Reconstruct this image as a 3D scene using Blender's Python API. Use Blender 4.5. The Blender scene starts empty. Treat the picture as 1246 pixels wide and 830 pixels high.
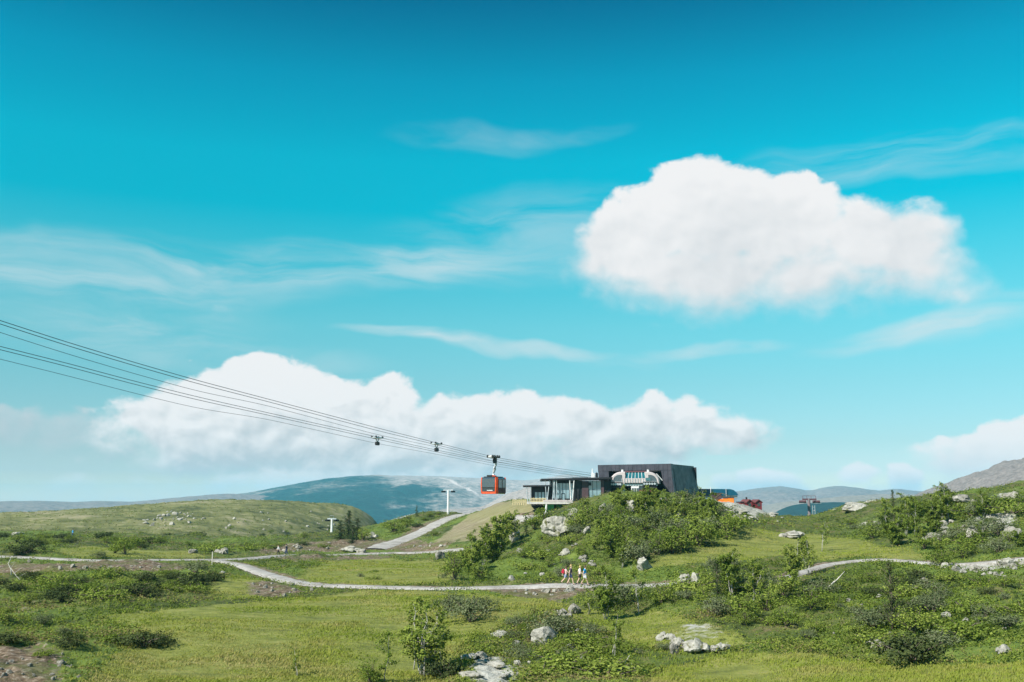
import bpy, bmesh, math, random
import numpy as np
from mathutils import Vector, Matrix, noise as mnoise

R = math.radians
random.seed(7)
rng = np.random.default_rng(7)
scene = bpy.context.scene
COL = scene.collection

# ------------------------------------------------------------------ camera
CZ = 12.0                       # eye height above the basin datum
FPX, CX, CY, PITCH = 1211.4, 623.0, 415.0, R(9.15)
cam_data = bpy.data.cameras.new("camera")
cam = bpy.data.objects.new("camera", cam_data)
COL.objects.link(cam)
cam_data.sensor_width = 36.0
cam_data.lens = 35.0
cam_data.clip_start = 0.1
cam_data.clip_end = 40000.0
cam.location = (0, 0, CZ)
cam.rotation_euler = (math.pi / 2 + PITCH, 0, 0)
scene.camera = cam

# ------------------------------------------------------------------ colour management, sampling
scene.view_settings.view_transform = 'Standard'
scene.view_settings.look = 'None'
scene.view_settings.exposure = 0.75
scene.view_settings.gamma = 1.0
EXPO = 2 ** 0.75
scene.cycles.max_bounces = 6
scene.cycles.transparent_max_bounces = 8
scene.cycles.volume_bounces = 1
scene.cycles.use_denoising = True

# ------------------------------------------------------------------ small helpers for pixels and colours
def lin(r, g, b):
    f = lambda c: (c / 255.0) / 12.92 if c <= 10 else (((c / 255.0) + 0.055) / 1.055) ** 2.4
    return (f(r), f(g), f(b))

def ray(px, py):
    a, b = (px - CX) / FPX, -(py - CY) / FPX
    d = Vector((a, math.cos(PITCH) - b * math.sin(PITCH), math.sin(PITCH) + b * math.cos(PITCH)))
    return d

def W(px, py, Y):
    d = ray(px, py)
    s = Y / d.y
    return Vector((d.x * s, Y, CZ + d.z * s))

def azel(px, py):
    d = ray(px, py).normalized()
    return math.atan2(d.x, d.y), math.asin(d.z)

# ------------------------------------------------------------------ sun and sky
SUN_AZ, SUN_EL = R(-132), R(41)
sun_data = bpy.data.lights.new("sun", 'SUN')
sun_data.energy = 5.0
sun_data.angle = R(0.5)
sun_data.color = (1.0, 0.955, 0.88)
sun = bpy.data.objects.new("sun", sun_data)
COL.objects.link(sun)
sv = Vector((math.sin(SUN_AZ) * math.cos(SUN_EL), math.cos(SUN_AZ) * math.cos(SUN_EL), math.sin(SUN_EL)))
sun.rotation_euler = sv.to_track_quat('Z', 'Y').to_euler()
sun.location = (-60, -30, 90)

world = bpy.data.worlds.new("World")
scene.world = world
world.use_nodes = True
wt = world.node_tree
for n in list(wt.nodes):
    wt.nodes.remove(n)

class G:
    """tiny node-graph writer"""
    def __init__(s, tree): s.t = tree
    def _in(s, sock, v):
        if isinstance(v, bpy.types.NodeSocket): s.t.links.new(v, sock)
        elif v is not None: sock.default_value = v
    def m(s, op, a, b=None, c=None, clamp=False):
        n = s.t.nodes.new('ShaderNodeMath'); n.operation = op; n.use_clamp = clamp
        for k, v in enumerate((a, b, c)):
            if v is not None: s._in(n.inputs[k], v)
        return n.outputs[0]
    def v(s, op, a, b=None, out=0, scale=None):
        n = s.t.nodes.new('ShaderNodeVectorMath'); n.operation = op
        s._in(n.inputs[0], a)
        if b is not None: s._in(n.inputs[1], b)
        if scale is not None: s._in(n.inputs['Scale'], scale)
        return n.outputs[out]
    def comb(s, x, y, z=0.0):
        n = s.t.nodes.new('ShaderNodeCombineXYZ')
        s._in(n.inputs[0], x); s._in(n.inputs[1], y); s._in(n.inputs[2], z)
        return n.outputs[0]
    def sep(s, v):
        n = s.t.nodes.new('ShaderNodeSeparateXYZ'); s._in(n.inputs[0], v); return n.outputs
    def noise(s, vec, scale, detail=4, rough=0.5, dist=0.0, color=False):
        n = s.t.nodes.new('ShaderNodeTexNoise')
        if vec is not None: s._in(n.inputs['Vector'], vec)
        n.inputs['Scale'].default_value = scale; n.inputs['Detail'].default_value = detail
        n.inputs['Roughness'].default_value = rough; n.inputs['Distortion'].default_value = dist
        return n.outputs['Color' if color else 'Fac']
    def vor(s, vec, scale, feature='F1', out='Distance'):
        n = s.t.nodes.new('ShaderNodeTexVoronoi'); n.feature = feature
        if vec is not None: s._in(n.inputs['Vector'], vec)
        n.inputs['Scale'].default_value = scale
        return n.outputs[out]
    def mr(s, v, a, b, c=0.0, d=1.0, smooth=True):
        n = s.t.nodes.new('ShaderNodeMapRange')
        n.interpolation_type = 'SMOOTHSTEP' if smooth else 'LINEAR'
        s._in(n.inputs[0], v)
        for k, x in ((1, a), (2, b), (3, c), (4, d)): s._in(n.inputs[k], x)
        return n.outputs[0]
    def ramp(s, fac, stops, interp='LINEAR'):
        n = s.t.nodes.new('ShaderNodeValToRGB'); s._in(n.inputs[0], fac)
        cr = n.color_ramp; cr.interpolation = interp
        while len(cr.elements) > 1: cr.elements.remove(cr.elements[-1])
        for k, (p, c) in enumerate(stops):
            e = cr.elements[0] if k == 0 else cr.elements.new(p)
            e.position = p; e.color = (c[0], c[1], c[2], 1)
        return n.outputs[0]
    def mix(s, fac, a, b, mode='MIX'):
        n = s.t.nodes.new('ShaderNodeMix'); n.data_type = 'RGBA'; n.blend_type = mode
        s._in(n.inputs[0], fac)
        for sock, v in ((n.inputs[6], a), (n.inputs[7], b)):
            if isinstance(v, (tuple, list)): v = (v[0], v[1], v[2], 1)
            s._in(sock, v)
        return n.outputs[2]
    def attr(s, name, out='Fac'):
        n = s.t.nodes.new('ShaderNodeAttribute'); n.attribute_name = name; return n.outputs[out]

SKY_STRENGTH = 0.1
def build_sky():
    g = G(wt)
    tc = wt.nodes.new('ShaderNodeTexCoord')
    d = tc.outputs['Generated']
    x, y, z = g.sep(d)
    az = g.m('ARCTAN2', x, y)
    el = g.m('ARCSINE', z)
    p = g.comb(az, el, 0.0)
    # physical sky
    nis = wt.nodes.new('ShaderNodeTexSky'); nis.sky_type = 'NISHITA'; nis.sun_disc = False
    nis.sun_elevation = SUN_EL; nis.sun_rotation = SUN_AZ % (2 * math.pi)
    nis.altitude = 800; nis.air_density = 1.0; nis.dust_density = 0.6; nis.ozone_density = 1.5
    # graded towards the clear turquoise of the photograph, by elevation
    GR = SKY_GRADE
    e01 = g.m('DIVIDE', g.m('MAXIMUM', el, 0.0), 0.52)
    grade = g.ramp(e01, GR)
    sky = g.mix(1.0, nis.outputs[0], grade, 'MULTIPLY')
    sky = g.v('SCALE', sky, scale=GRADE_K)
    # keep the physical picture in the mix for directions far from the view
    def ell(px, py, rx, ry):
        a, e = azel(px, py)
        return (a, e, rx / FPX, ry / FPX)
    def field(pv, els, k):
        F = None
        for (px, py, rx, ry) in els:
            a, e, ra, re = ell(px, py, rx, ry)
            q = g.v('MULTIPLY', g.v('SUBTRACT', pv, (a, e, 0)), (1 / ra, 1 / re, 0))
            f = g.m('MULTIPLY', g.m('SUBTRACT', 1.0, g.v('LENGTH', q, out=1)), min(ra, re))
            F = f if F is None else g.m('SMOOTH_MAX', F, f, k)
        return F
    wob = g.v('SCALE', g.v('SUBTRACT', g.noise(p, 9.0, 3, 0.5, color=True), (0.5, 0.5, 0.5)), scale=0.035)
    pw = g.v('ADD', g.v('ADD', p, wob), (0.0, 0.0085, 0.0))
    # billow detail shared by the cumulus clouds
    ps = g.v('MULTIPLY', p, (1.0, 1.25, 1.0))
    n1 = g.noise(ps, 26.0, 8, 0.60, 0.25)
    n1b = g.noise(g.v('ADD', ps, (-0.006, 0.009, 0.0)), 26.0, 3, 0.5, 0.25)
    nlow = g.noise(ps, 26.0, 3, 0.5, 0.25)
    v1 = g.vor(g.v('ADD', ps, g.v('SCALE', g.noise(ps, 40.0, 4, 0.6, color=True), scale=0.018)), 46.0, 'SMOOTH_F1')
    n2 = g.noise(ps, 11.0, 3, 0.5)
    relief = g.m('SUBTRACT', nlow, n1b)
    def cumulus(base, els, bot, top, k=0.010, bias=0.0, soft=0.010, amp=0.030, fade=3.2, bump=0.42, rel=0.9, alpha=1.0, lit=(0.90, 0.90, 0.905), dark=(0.56, 0.62, 0.66), gpos=(0.9, 0.62)):
        F = field(pw, els, k)
        nn = g.m('ADD', g.m('MULTIPLY', g.m('SUBTRACT', n2, 0.5), amp * 0.9), g.m('MULTIPLY', g.m('SUBTRACT', n1, 0.5), amp))
        nn = g.m('ADD', nn, g.m('MULTIPLY', g.m('SUBTRACT', 0.42, v1), amp * bump))
        D = g.m('ADD', g.m('ADD', F, nn), bias)
        eb, et = azel(CX, bot)[1], azel(CX, top)[1]
        h = g.m('DIVIDE', g.m('SUBTRACT', el, eb), et - eb)
        # the flat underside dissolves more gradually than the crisp top
        sft = g.mr(h, 0.05, 0.80, soft * fade, soft * 0.38)
        A = g.m('MULTIPLY', g.mr(D, -0.002, sft, 0.0, 1.0), alpha)
        # tops catch the sun, hollows and undersides stay in soft grey
        sh = g.m('ADD', g.m('MULTIPLY', g.m('SUBTRACT', h, 0.42), gpos[0]), g.m('MULTIPLY', g.m('SUBTRACT', n2, 0.5), 1.25))
        sh = g.m('ADD', g.m('ADD', sh, gpos[1]), g.m('MULTIPLY', relief, rel))
        s = g.m('ADD', sh, g.mr(D, 0.0, 0.02, 0.25, 0.0), clamp=True)
        c = g.mix(s, dark, lit)
        c = g.v('SCALE', c, scale=1.0 / (EXPO * SKY_STRENGTH))
        return g.mix(A, base, c)
    # high thin cirrus: soft streaks, stretched along the wind
    def streak(px, py, rx, ry, deg, strength):
        a, e, ra, re = ell(px, py, rx, ry)
        cs, sn = math.cos(R(deg)), math.sin(R(deg))
        q = g.v('SUBTRACT', pw2, (a, e, 0))
        u = g.m('DIVIDE', g.v('DOT_PRODUCT', q, (cs, sn, 0), out=1), ra)
        w = g.m('DIVIDE', g.v('DOT_PRODUCT', q, (-sn, cs, 0), out=1), re)
        dd = g.m('ADD', g.m('MULTIPLY', u, u), g.m('MULTIPLY', w, w))
        return g.m('MULTIPLY', g.mr(dd, 1.0, 0.0), strength)
    pw2 = g.v('ADD', p, g.v('SCALE', g.v('SUBTRACT', g.noise(p, 6.0, 3, 0.55, color=True), (0.5, 0.5, 0.5)), scale=0.05))
    cir = None
    for args in [(150, 330, 330, 46, 0, .34), (420, 325, 260, 34, 2, .34), (640, 290, 240, 70, 6, .28),
                 (120, 372, 240, 40, -4, .22),
                 (640, 428, 200, 12, -7, .55), (500, 410, 110, 9, -3, .45), (865, 430, 115, 11, 4, .42), (1100, 405, 140, 18, 8, .42),
                 (1190, 388, 110, 24, 9, .36), (1110, 190, 230, 30, -4, .30), (570, 174, 120, 22, -3, .16), (690, 165, 100, 16, 6, .12), (230, 425, 280, 30, -5, .26)]:
        f = streak(*args)
        cir = f if cir is None else g.m('ADD', cir, f)
    fib = g.noise(g.v('MULTIPLY', pw2, (5.0, 30.0, 1.0)), 1.0, 5, 0.58, 0.6)
    fibre = g.mr(fib, 0.30, 0.72, 0.0, 1.25)
    A = g.m('MULTIPLY', cir, fibre, clamp=True)
    cc = tuple(c / (EXPO * SKY_STRENGTH) for c in (0.70, 0.79, 0.82))
    base = g.mix(A, sky, cc)
    # outside the view: the same cirrus and fair-weather cumulus, at a coarser grain
    A2 = g.mr(g.noise(g.v('MULTIPLY', p, (2.0, 9.0, 1.0)), 1.0, 3, 0.55), 0.48, 0.75, 0.0, 0.35)
    oc = g.noise(g.v('MULTIPLY', p, (4.0, 8.0, 1.0)), 1.0, 4, 0.55, 0.2)
    band = g.m('MULTIPLY', g.mr(el, 0.02, 0.10), g.mr(el, 0.5, 0.2))
    rest = g.mix(A2, sky, cc)
    rest = g.mix(g.m('MULTIPLY', g.mr(oc, 0.52, 0.60), band), rest, tuple(c / (EXPO * SKY_STRENGTH) for c in (0.80, 0.82, 0.83)))
    # the long bank behind the station and the grey banks low on the left
    left = cumulus(base, [(-40, 520, 110, 32), (55, 530, 95, 30), (110, 545, 60, 18), (40, 566, 90, 14), (165, 574, 70, 12)], 598, 480, bias=0.008, soft=0.03, alpha=0.85,
                   lit=(0.60, 0.65, 0.68), dark=(0.34, 0.44, 0.49))
    left = cumulus(left, [(290, 588, 140, 24), (180, 596, 100, 16), (70, 600, 100, 12), (400, 578, 130, 22)], 614, 552, soft=0.02, alpha=0.75,
                   lit=(0.84, 0.86, 0.87), dark=(0.55, 0.63, 0.68))
    left = cumulus(left, [(178, 500, 36, 20), (222, 498, 70, 40), (296, 478, 66, 46), (352, 474, 50, 36), (408, 498, 66, 40), (472, 486, 42, 38),
                          (540, 512, 64, 32), (605, 502, 54, 32), (650, 505, 52, 28), (712, 508, 60, 32), (790, 511, 64, 34), (850, 516, 54, 30),
                          (892, 522, 38, 20), (340, 526, 190, 44), (560, 540, 220, 40), (760, 538, 160, 28), (440, 562, 190, 26), (640, 562, 180, 26), (250, 545, 90, 24)],
                   588, 440, bias=0.004, soft=0.014, fade=1.7, rel=2.5, gpos=(1.9, 0.66), dark=(0.54, 0.60, 0.635))
    # darker flat base under the bank and a second, lower row of paler cloud
    left = cumulus(left, [(335, 566, 85, 12), (290, 558, 70, 11), (420, 570, 60, 8)], 584, 546, bias=0.001, soft=0.02, fade=1.2, amp=0.016, alpha=0.7,
                   lit=(0.56, 0.63, 0.67), dark=(0.42, 0.51, 0.56))
    left = cumulus(left, [(300, 586, 90, 14), (375, 590, 70, 12), (215, 594, 70, 12), (110, 598, 110, 12), (-20, 600, 110, 14), (480, 590, 110, 14), (600, 592, 120, 14)], 612, 566, bias=0.008, soft=0.018, fade=2.0, amp=0.018, alpha=0.8,
                   lit=(0.82, 0.83, 0.83), dark=(0.62, 0.67, 0.69))
    # the big cumulus
    big = cumulus(base, [(722, 316, 46, 30), (768, 288, 74, 56), (800, 262, 62, 56), (845, 248, 62, 58), (822, 222, 32, 32), (880, 262, 84, 62), (950, 270, 72, 56), (985, 262, 38, 34),
                         (1056, 292, 58, 52), (1100, 298, 66, 50), (1128, 318, 52, 40), (1160, 344, 40, 20), (870, 322, 165, 54), (980, 330, 150, 44), (1080, 336, 84, 32), (900, 352, 115, 30)],
                  394, 190, bias=0.004, soft=0.013, bump=0.34, rel=1.0, gpos=(0.75, 0.66), dark=(0.66, 0.70, 0.73))
    big = cumulus(big, [(1222, 402, 26, 15), (1242, 415, 18, 16)], 430, 380, k=0.006, bias=0.002, soft=0.022, amp=0.03, alpha=0.5)
    # low cumulus to the right and small scraps
    small = cumulus(base, [(1215, 548, 46, 28), (1180, 556, 46, 26), (1245, 540, 38, 26), (1290, 550, 60, 30), (1215, 575, 84, 20)], 596, 512, bias=0.008, soft=0.010, dark=(0.70, 0.74, 0.77))
    small = cumulus(small, [(930, 580, 34, 16), (912, 588, 28, 11), (952, 588, 28, 10), (1100, 574, 18, 15), (1096, 590, 28, 12), (1046, 563, 11, 6), (986, 594, 20, 6)],
                    604, 560, k=0.004, bias=0.006, soft=0.006, fade=1.4, amp=0.016, alpha=1.0)
    scraps = cumulus(base, [(286, 383, 22, 13), (300, 394, 12, 9)], 402, 370, k=0.006, bias=0.002, soft=0.022, amp=0.03, alpha=0.5)
    def inside(px0, px1, py0, py1):
        a0, a1 = azel(px0, 610)[0], azel(px1, 610)[0]
        e1, e0 = azel(CX, py0)[1], azel(CX, py1)[1]
        c = g.m('MULTIPLY', g.m('GREATER_THAN', az, a0), g.m('LESS_THAN', az, a1))
        c = g.m('MULTIPLY', c, g.m('GREATER_THAN', el, e0))
        return g.m('MULTIPLY', c, g.m('LESS_THAN', el, e1))
    def bg(col):
        n = wt.nodes.new('ShaderNodeBackground'); n.inputs['Strength'].default_value = SKY_STRENGTH
        wt.links.new(col, n.inputs['Color']); return n.outputs[0]
    def mixs(f, a, b):
        n = wt.nodes.new('ShaderNodeMixShader')
        wt.links.new(f, n.inputs[0]); wt.links.new(a, n.inputs[1]); wt.links.new(b, n.inputs[2]); return n.outputs[0]
    # the branches keep the sky cheap: each direction only evaluates the clouds that can lie there
    inner = mixs(inside(860, 1420, 470, 640), bg(base), bg(small))
    inner = mixs(inside(-300, 860, 418, 640), inner, bg(left))
    inner = mixs(inside(860, 960, 418, 555), inner, bg(left))
    inner = mixs(inside(630, 1320, 160, 418), inner, bg(big))
    inner = mixs(inside(240, 330, 360, 412), inner, bg(scraps))
    final = mixs(inside(-300, 1546, -60, 640), bg(rest), inner)
    out = wt.nodes.new('ShaderNodeOutputWorld')
    wt.links.new(final, out.inputs[0])
# measured Nishita radiance ahead (photo row -> rgb) and the photograph's sky at the same rows
_N = {0: (1.029, 1.712, 3.062), 100: (1.214, 2.005, 3.502), 200: (1.496, 2.444, 4.116), 260: (1.745, 2.819, 4.601), 320: (2.087, 3.316, 5.183), 400: (2.805, 4.289, 6.122), 470: (3.892, 5.559, 6.906), 540: (5.834, 7.131, 6.865), 575: (7.01, 7.282, 5.77), 592: (7.024, 6.998, 5.358), 606: (6.77, 6.538, 4.925)}
_T = {0: (0.0, 0.160, 0.318), 100: (0.0, 0.3205, 0.5172), 200: (0.0, 0.4737, 0.6572), 260: (0.0, 0.5041, 0.6788), 320: (0.0567, 0.5617, 0.7086), 400: (0.1625, 0.6331, 0.7428), 470: (0.2664, 0.6642, 0.7411), 540: (0.4476, 0.7086, 0.7093), 575: (0.6435, 0.7444, 0.6741), 592: (0.893, 0.8274, 0.6048), 606: (1.0588, 0.9156, 0.6588)}     # linear
SKY_GRADE = []
for _r in sorted(_N, reverse=True):
    _e = max(0.0, azel(CX, _r)[1]) / 0.52
    _c = [_T[_r][k] / EXPO / SKY_STRENGTH / _N[_r][k] for k in range(3)]
    SKY_GRADE.append((min(1.0, _e), _c))
GRADE_K = max(max(c) for _, c in SKY_GRADE)
SKY_GRADE = [(e, [x / GRADE_K for x in c]) for e, c in SKY_GRADE]
build_sky()

# ================================================================== mesh helpers
class MB:
    """collects faces of one mesh object"""
    def __init__(s): s.v = []; s.f = []
    def add(s, vs, fs):
        o = len(s.v); s.v += [tuple(v) for v in vs]; s.f += [tuple(i + o for i in f) for f in fs]; return s
    def hexa(s, b, t):
        """bottom quad and top quad, both counter-clockwise from above"""
        return s.add(list(b) + list(t), [(3, 2, 1, 0), (4, 5, 6, 7), (0, 1, 5, 4), (1, 2, 6, 5), (2, 3, 7, 6), (3, 0, 4, 7)])
    def box(s, x0, x1, y0, y1, z0, z1):
        return s.hexa([(x0, y0, z0), (x1, y0, z0), (x1, y1, z0), (x0, y1, z0)], [(x0, y0, z1), (x1, y0, z1), (x1, y1, z1), (x0, y1, z1)])
    def rbox(s, x0, x1, y0, y1, z0, z1, b=0.04):
        """box with chamfered edges"""
        bm = bmesh.new()
        bmesh.ops.create_cube(bm, size=1.0)
        bmesh.ops.scale(bm, vec=(x1 - x0, y1 - y0, z1 - z0), verts=bm.verts)
        bmesh.ops.translate(bm, vec=((x0 + x1) / 2, (y0 + y1) / 2, (z0 + z1) / 2), verts=bm.verts)
        bmesh.ops.bevel(bm, geom=bm.edges[:], offset=b, segments=2, affect='EDGES')
        return s.bm(bm)
    def bm(s, bm):
        bm.verts.index_update()
        s.add([v.co[:] for v in bm.verts], [[v.index for v in f.verts] for f in bm.faces]); bm.free(); return s
    def tube(s, pts, rad, n=6, cap=True):
        pts = [Vector(p) for p in pts]
        rad = rad if isinstance(rad, (list, tuple)) else [rad] * len(pts)
        vs, fs = [], []
        for i, p in enumerate(pts):
            d = (pts[min(i + 1, len(pts) - 1)] - pts[max(i - 1, 0)]).normalized()
            u = d.cross(Vector((0, 0, 1)) if abs(d.z) < 0.9 else Vector((1, 0, 0))).normalized(); w = d.cross(u)
            for k in range(n):
                a = 2 * math.pi * k / n
                vs.append(p + (u * math.cos(a) + w * math.sin(a)) * rad[i])
        for i in range(len(pts) - 1):
            for k in range(n):
                a, b = i * n + k, i * n + (k + 1) % n
                fs.append((a, b, b + n, a + n))
        if cap:
            fs.append(tuple(range(n - 1, -1, -1))); fs.append(tuple(range((len(pts) - 1) * n, len(pts) * n)))
        return s.add(vs, fs)
    def prism(s, poly, axis, a0, a1):
        """outline extruded along an axis: poly of 2-D points"""
        n = len(poly)
        put = {'y': lambda p, a: (p[0], a, p[1]), 'x': lambda p, a: (a, p[0], p[1]), 'z': lambda p, a: (p[0], p[1], a)}[axis]
        return s.add([put(p, a0) for p in poly] + [put(p, a1) for p in poly],
                     [tuple(range(n)), tuple(range(2 * n - 1, n - 1, -1))] + [(i, i + n, (i + 1) % n + n, (i + 1) % n) for i in range(n)])
    def build(s, name, mat, parent=None, smooth=False):
        me = bpy.data.meshes.new(name); me.from_pydata(s.v, [], s.f); me.update()
        b = bmesh.new(); b.from_mesh(me); bmesh.ops.recalc_face_normals(b, faces=b.faces[:]); b.to_mesh(me); b.free()
        if mat: me.materials.append(mat)
        if smooth: me.polygons.foreach_set('use_smooth', [True] * len(me.polygons))
        return link(name, me, parent)

def link(name, data, parent=None):
    o = bpy.data.objects.new(name, data); COL.objects.link(o)
    if parent: o.parent = parent
    return o

def tag(o, label, cat, group=None):
    o['label'] = label; o['category'] = cat
    if group: o['group'] = group
    return o

def thing(name, label, cat, loc=(0, 0, 0), rot=0.0, group=None):
    o = link(name, None); o.location = loc; o.rotation_euler = (0, 0, rot)
    return tag(o, label, cat, group)

def copy_tree(root, loc, rot=0.0, scale=1.0, label=None, group=None, cat=None):
    r = root.copy(); COL.objects.link(r)
    r.location = loc; r.rotation_euler = (0, 0, rot)
    r.scale = scale if isinstance(scale, (tuple, list)) else (scale, scale, scale)
    if label: r['label'] = label
    if cat: r['category'] = cat
    if group: r['group'] = group
    elif 'group' in r: del r['group']
    for ch in list(root.children):
        c = ch.copy(); COL.objects.link(c); c.parent = r
        for gch in ch.children:
            d = gch.copy(); COL.objects.link(d); d.parent = c
    return r

def np_mesh(name, V, F, mat, attrs=None, smooth=True, kind=None):
    """V (n,3), F (m,k) arrays -> object, fast"""
    me = bpy.data.meshes.new(name)
    k = F.shape[1]
    me.vertices.add(len(V)); me.vertices.foreach_set('co', V.astype(np.float32).ravel())
    me.loops.add(F.size); me.loops.foreach_set('vertex_index', F.astype(np.int32).ravel())
    me.polygons.add(len(F)); me.polygons.foreach_set('loop_start', np.arange(0, F.size, k, dtype=np.int32))
    me.polygons.foreach_set('use_smooth', np.full(len(F), smooth, dtype=bool))
    for nm, a in (attrs or {}).items():
        at = me.attributes.new(nm, 'FLOAT', 'POINT'); at.data.foreach_set('value', a.astype(np.float32).ravel())
    me.update(calc_edges=True); me.validate()
    me.materials.append(mat)
    o = link(name, me)
    if kind: o['kind'] = kind
    return o

# ------------------------------------------------------------------ numpy gradient-free value noise
def vnoise(x, y, seed=0):
    xi, yi = np.floor(x).astype(np.int64), np.floor(y).astype(np.int64)
    fx, fy = x - xi, y - yi
    u, v = fx * fx * fx * (fx * (fx * 6 - 15) + 10), fy * fy * fy * (fy * (fy * 6 - 15) + 10)
    def h(a, b):
        n = (a * 374761393 + b * 668265263 + seed * 1442695041) & 0x7fffffff
        n = ((n ^ (n >> 13)) * 1274126177) & 0x7fffffff
        return ((n ^ (n >> 16)) & 0xffff) / 32767.5 - 1.0
    return (h(xi, yi) * (1 - u) + h(xi + 1, yi) * u) * (1 - v) + (h(xi, yi + 1) * (1 - u) + h(xi + 1, yi + 1) * u) * v

def fbm(x, y, oct=4, seed=0, gain=0.5, ridge=False):
    t, a, s = 0, 1.0, 0
    c, sn = math.cos(0.6), math.sin(0.6)
    for k in range(oct):
        n = vnoise(x, y, seed + k)
        t = t + a * ((1 - 2 * np.abs(n)) if ridge else n); s += a; a *= gain
        x, y = (c * x - sn * y) * 2.03 + 11.7, (sn * x + c * y) * 2.03 - 5.3
    return t / s

def sstep(a, b, x):
    t = np.clip((x - a) / (b - a), 0, 1); return t * t * (3 - 2 * t)

# ================================================================== terrain
# control points of the ground: photo column, photo row, distance ahead (m)
CTRL = """
-120 830 50|-120 760 68|-120 700 110|-120 678 135|-120 660 200|-120 648 300|-120 637 620
0 830 50|0 790 60|0 745 80|0 700 112|0 679 130|0 660 190|0 650 250|0 643 340|0 631 600
150 830 52|150 780 64|150 735 82|150 700 110|150 682 134|150 665 175|150 652 270|150 641 380|150 620 610
265 830 53|265 780 65|265 735 84|265 700 112|265 683 140|265 668 185|265 655 270|265 640 390|265 611 620
380 830 54|380 770 69|380 735 84|380 712 101|380 690 130|380 674 178|380 664 198|380 655 280|380 612 610
460 830 55|460 770 69|460 735 84|460 714 98|460 692 122|460 673 184|460 661 202|460 656 222|460 628 600
515 622 275|545 626 262|520 633 250|500 655 212|530 641 230|565 627 250|545 655 192|520 671 186|560 640 215
540 830 56|540 770 70|540 735 82|540 716 96|540 695 118|545 680 150
590 622 240|600 612 236|630 611 204|600 640 196|600 655 176|600 668 150|590 690 116|600 714 96
660 612 198|640 640 160|650 633 182|680 626 188|690 612 192|640 660 142|640 690 108|650 713 96|640 830 55|640 780 66|640 740 79
700 610 170|700 625 156|700 645 138|700 665 122|700 690 105|700 711 96|700 745 78|700 790 63|700 830 54
740 606 158|760 606 152|750 620 142|750 645 128|750 670 113|750 695 102|770 714 95|770 750 77|770 800 61
790 605 160|800 620 145|800 645 128|800 668 112|800 695 100|830 605 165|850 612 155|850 630 140|850 655 122|850 680 106
720 607 185|760 607 192|800 607 195|840 608 200|700 609 192|760 606 240|840 607 235|660 609 225
880 632 145|870 616 178|890 614 192|885 612 215|910 619 200|900 640 136|890 665 116|900 700 94|900 740 76|900 800 60|900 830 54
930 635 175|950 648 145|950 660 125|950 690 100|912 619 232|945 634 205|960 640 230
1000 633 200|1000 645 150|1000 668 115|1000 689 96|1000 710 84|1000 740 74|1000 790 60|1000 830 52
1030 618 178|1060 614 172|1075 628 150|1075 655 120|1070 681 99|1080 710 82|1090 760 66|1090 800 57|1090 830 50
1110 609 166|1120 635 132|1150 660 112|1150 686 93|1150 720 77|1150 780 60
1185 603 165|1180 620 138|1190 645 115|1200 675 95|1200 700 84|1246 596 160|1246 615 128|1246 650 104|1246 678 90|1246 720 72|1246 770 58|1246 830 46
1370 584 160|1370 620 115|1370 680 84|1370 740 62|1370 830 42
""".replace('\n', '|').split('|')
pts = []
for line in CTRL:
    q = line.split()
    if len(q) == 3:
        w = W(float(q[0]), float(q[1]), float(q[2]))
        pts.append((math.atan2(w.x, w.y), math.log(math.hypot(w.x, w.y)), (w.z - CZ) / math.hypot(w.x, w.y)))
def ctl_polar(px, r, z):
    pts.append((azel(px, 610)[0], math.log(r), z / r))
for px in (-120, 150, 400, 623, 850, 1050, 1370):
    ctl_polar(px, 36, -7.6); ctl_polar(px, 24, -5.6); ctl_polar(px, 12, -3.2); ctl_polar(px, 5, -2.0); ctl_polar(px, 2, -1.75)
for px, z3, z6, z10 in ((-120, 0, 0, -60), (100, 0, 0, -60), (265, 0, 0, -60), (380, 0, 0, -70), (500, -22, -45, -80), (600, -14, -40, -80), (720, -6, -30, -80),
                        (840, -8, -34, -80), (940, -18, -45, -90), (1050, -10, -40, -90), (1180, 1, -20, -80), (1370, 4, -10, -80)):
    if z3: ctl_polar(px, 320, z3)
    if z6: ctl_polar(px, 600, z6)
    ctl_polar(px, 1000, z10); ctl_polar(px, 2500, -150); ctl_polar(px, 9000, -260)
pts = np.array(pts)

def kern(d2): return np.where(d2 > 1e-12, 0.5 * d2 * np.log(np.maximum(d2, 1e-12)), 0.0)
AS = 2.2                                   # azimuth counts more than range
PX = np.c_[pts[:, 0] * AS, pts[:, 1]]
n = len(PX)
K = kern(((PX[:, None] - PX[None]) ** 2).sum(-1)) + np.eye(n) * 2e-3
Pm = np.c_[np.ones(n), PX]
sol = np.linalg.solve(np.block([[K, Pm], [Pm.T, np.zeros((3, 3))]]), np.r_[pts[:, 2], np.zeros(3)])

azf = np.concatenate([-np.array([180, 160, 140, 120, 100, 85, 70, 60, 52, 46, 41, 37.5]), np.arange(-35, 35.01, 0.095), np.array([37.5, 41, 46, 52, 60, 70, 85, 100, 120, 140, 160, 180])])
AZ = np.radians(azf)
LR = np.concatenate([np.arange(math.log(2.0), math.log(36), 0.07), np.arange(math.log(36), math.log(330), 0.0058), np.arange(math.log(330), math.log(760), 0.012), np.arange(math.log(760), math.log(9100), 0.12)])
A2, L2 = np.meshgrid(AZ, LR)
ue = np.where(np.abs(A2) > 0.60, np.sign(A2) * 0.60 * (math.pi - np.abs(A2)) / (math.pi - 0.60), A2)
E = np.zeros_like(A2)
for i in range(A2.shape[0]):
    d2 = (ue[i][:, None] * AS - PX[None, :, 0]) ** 2 + (L2[i][:, None] - PX[None, :, 1]) ** 2
    E[i] = kern(d2) @ sol[:n] + sol[n] + sol[n + 1] * ue[i] * AS + sol[n + 2] * L2[i]
RR = np.exp(L2)
XX, YY = RR * np.sin(A2), RR * np.cos(A2)
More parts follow.
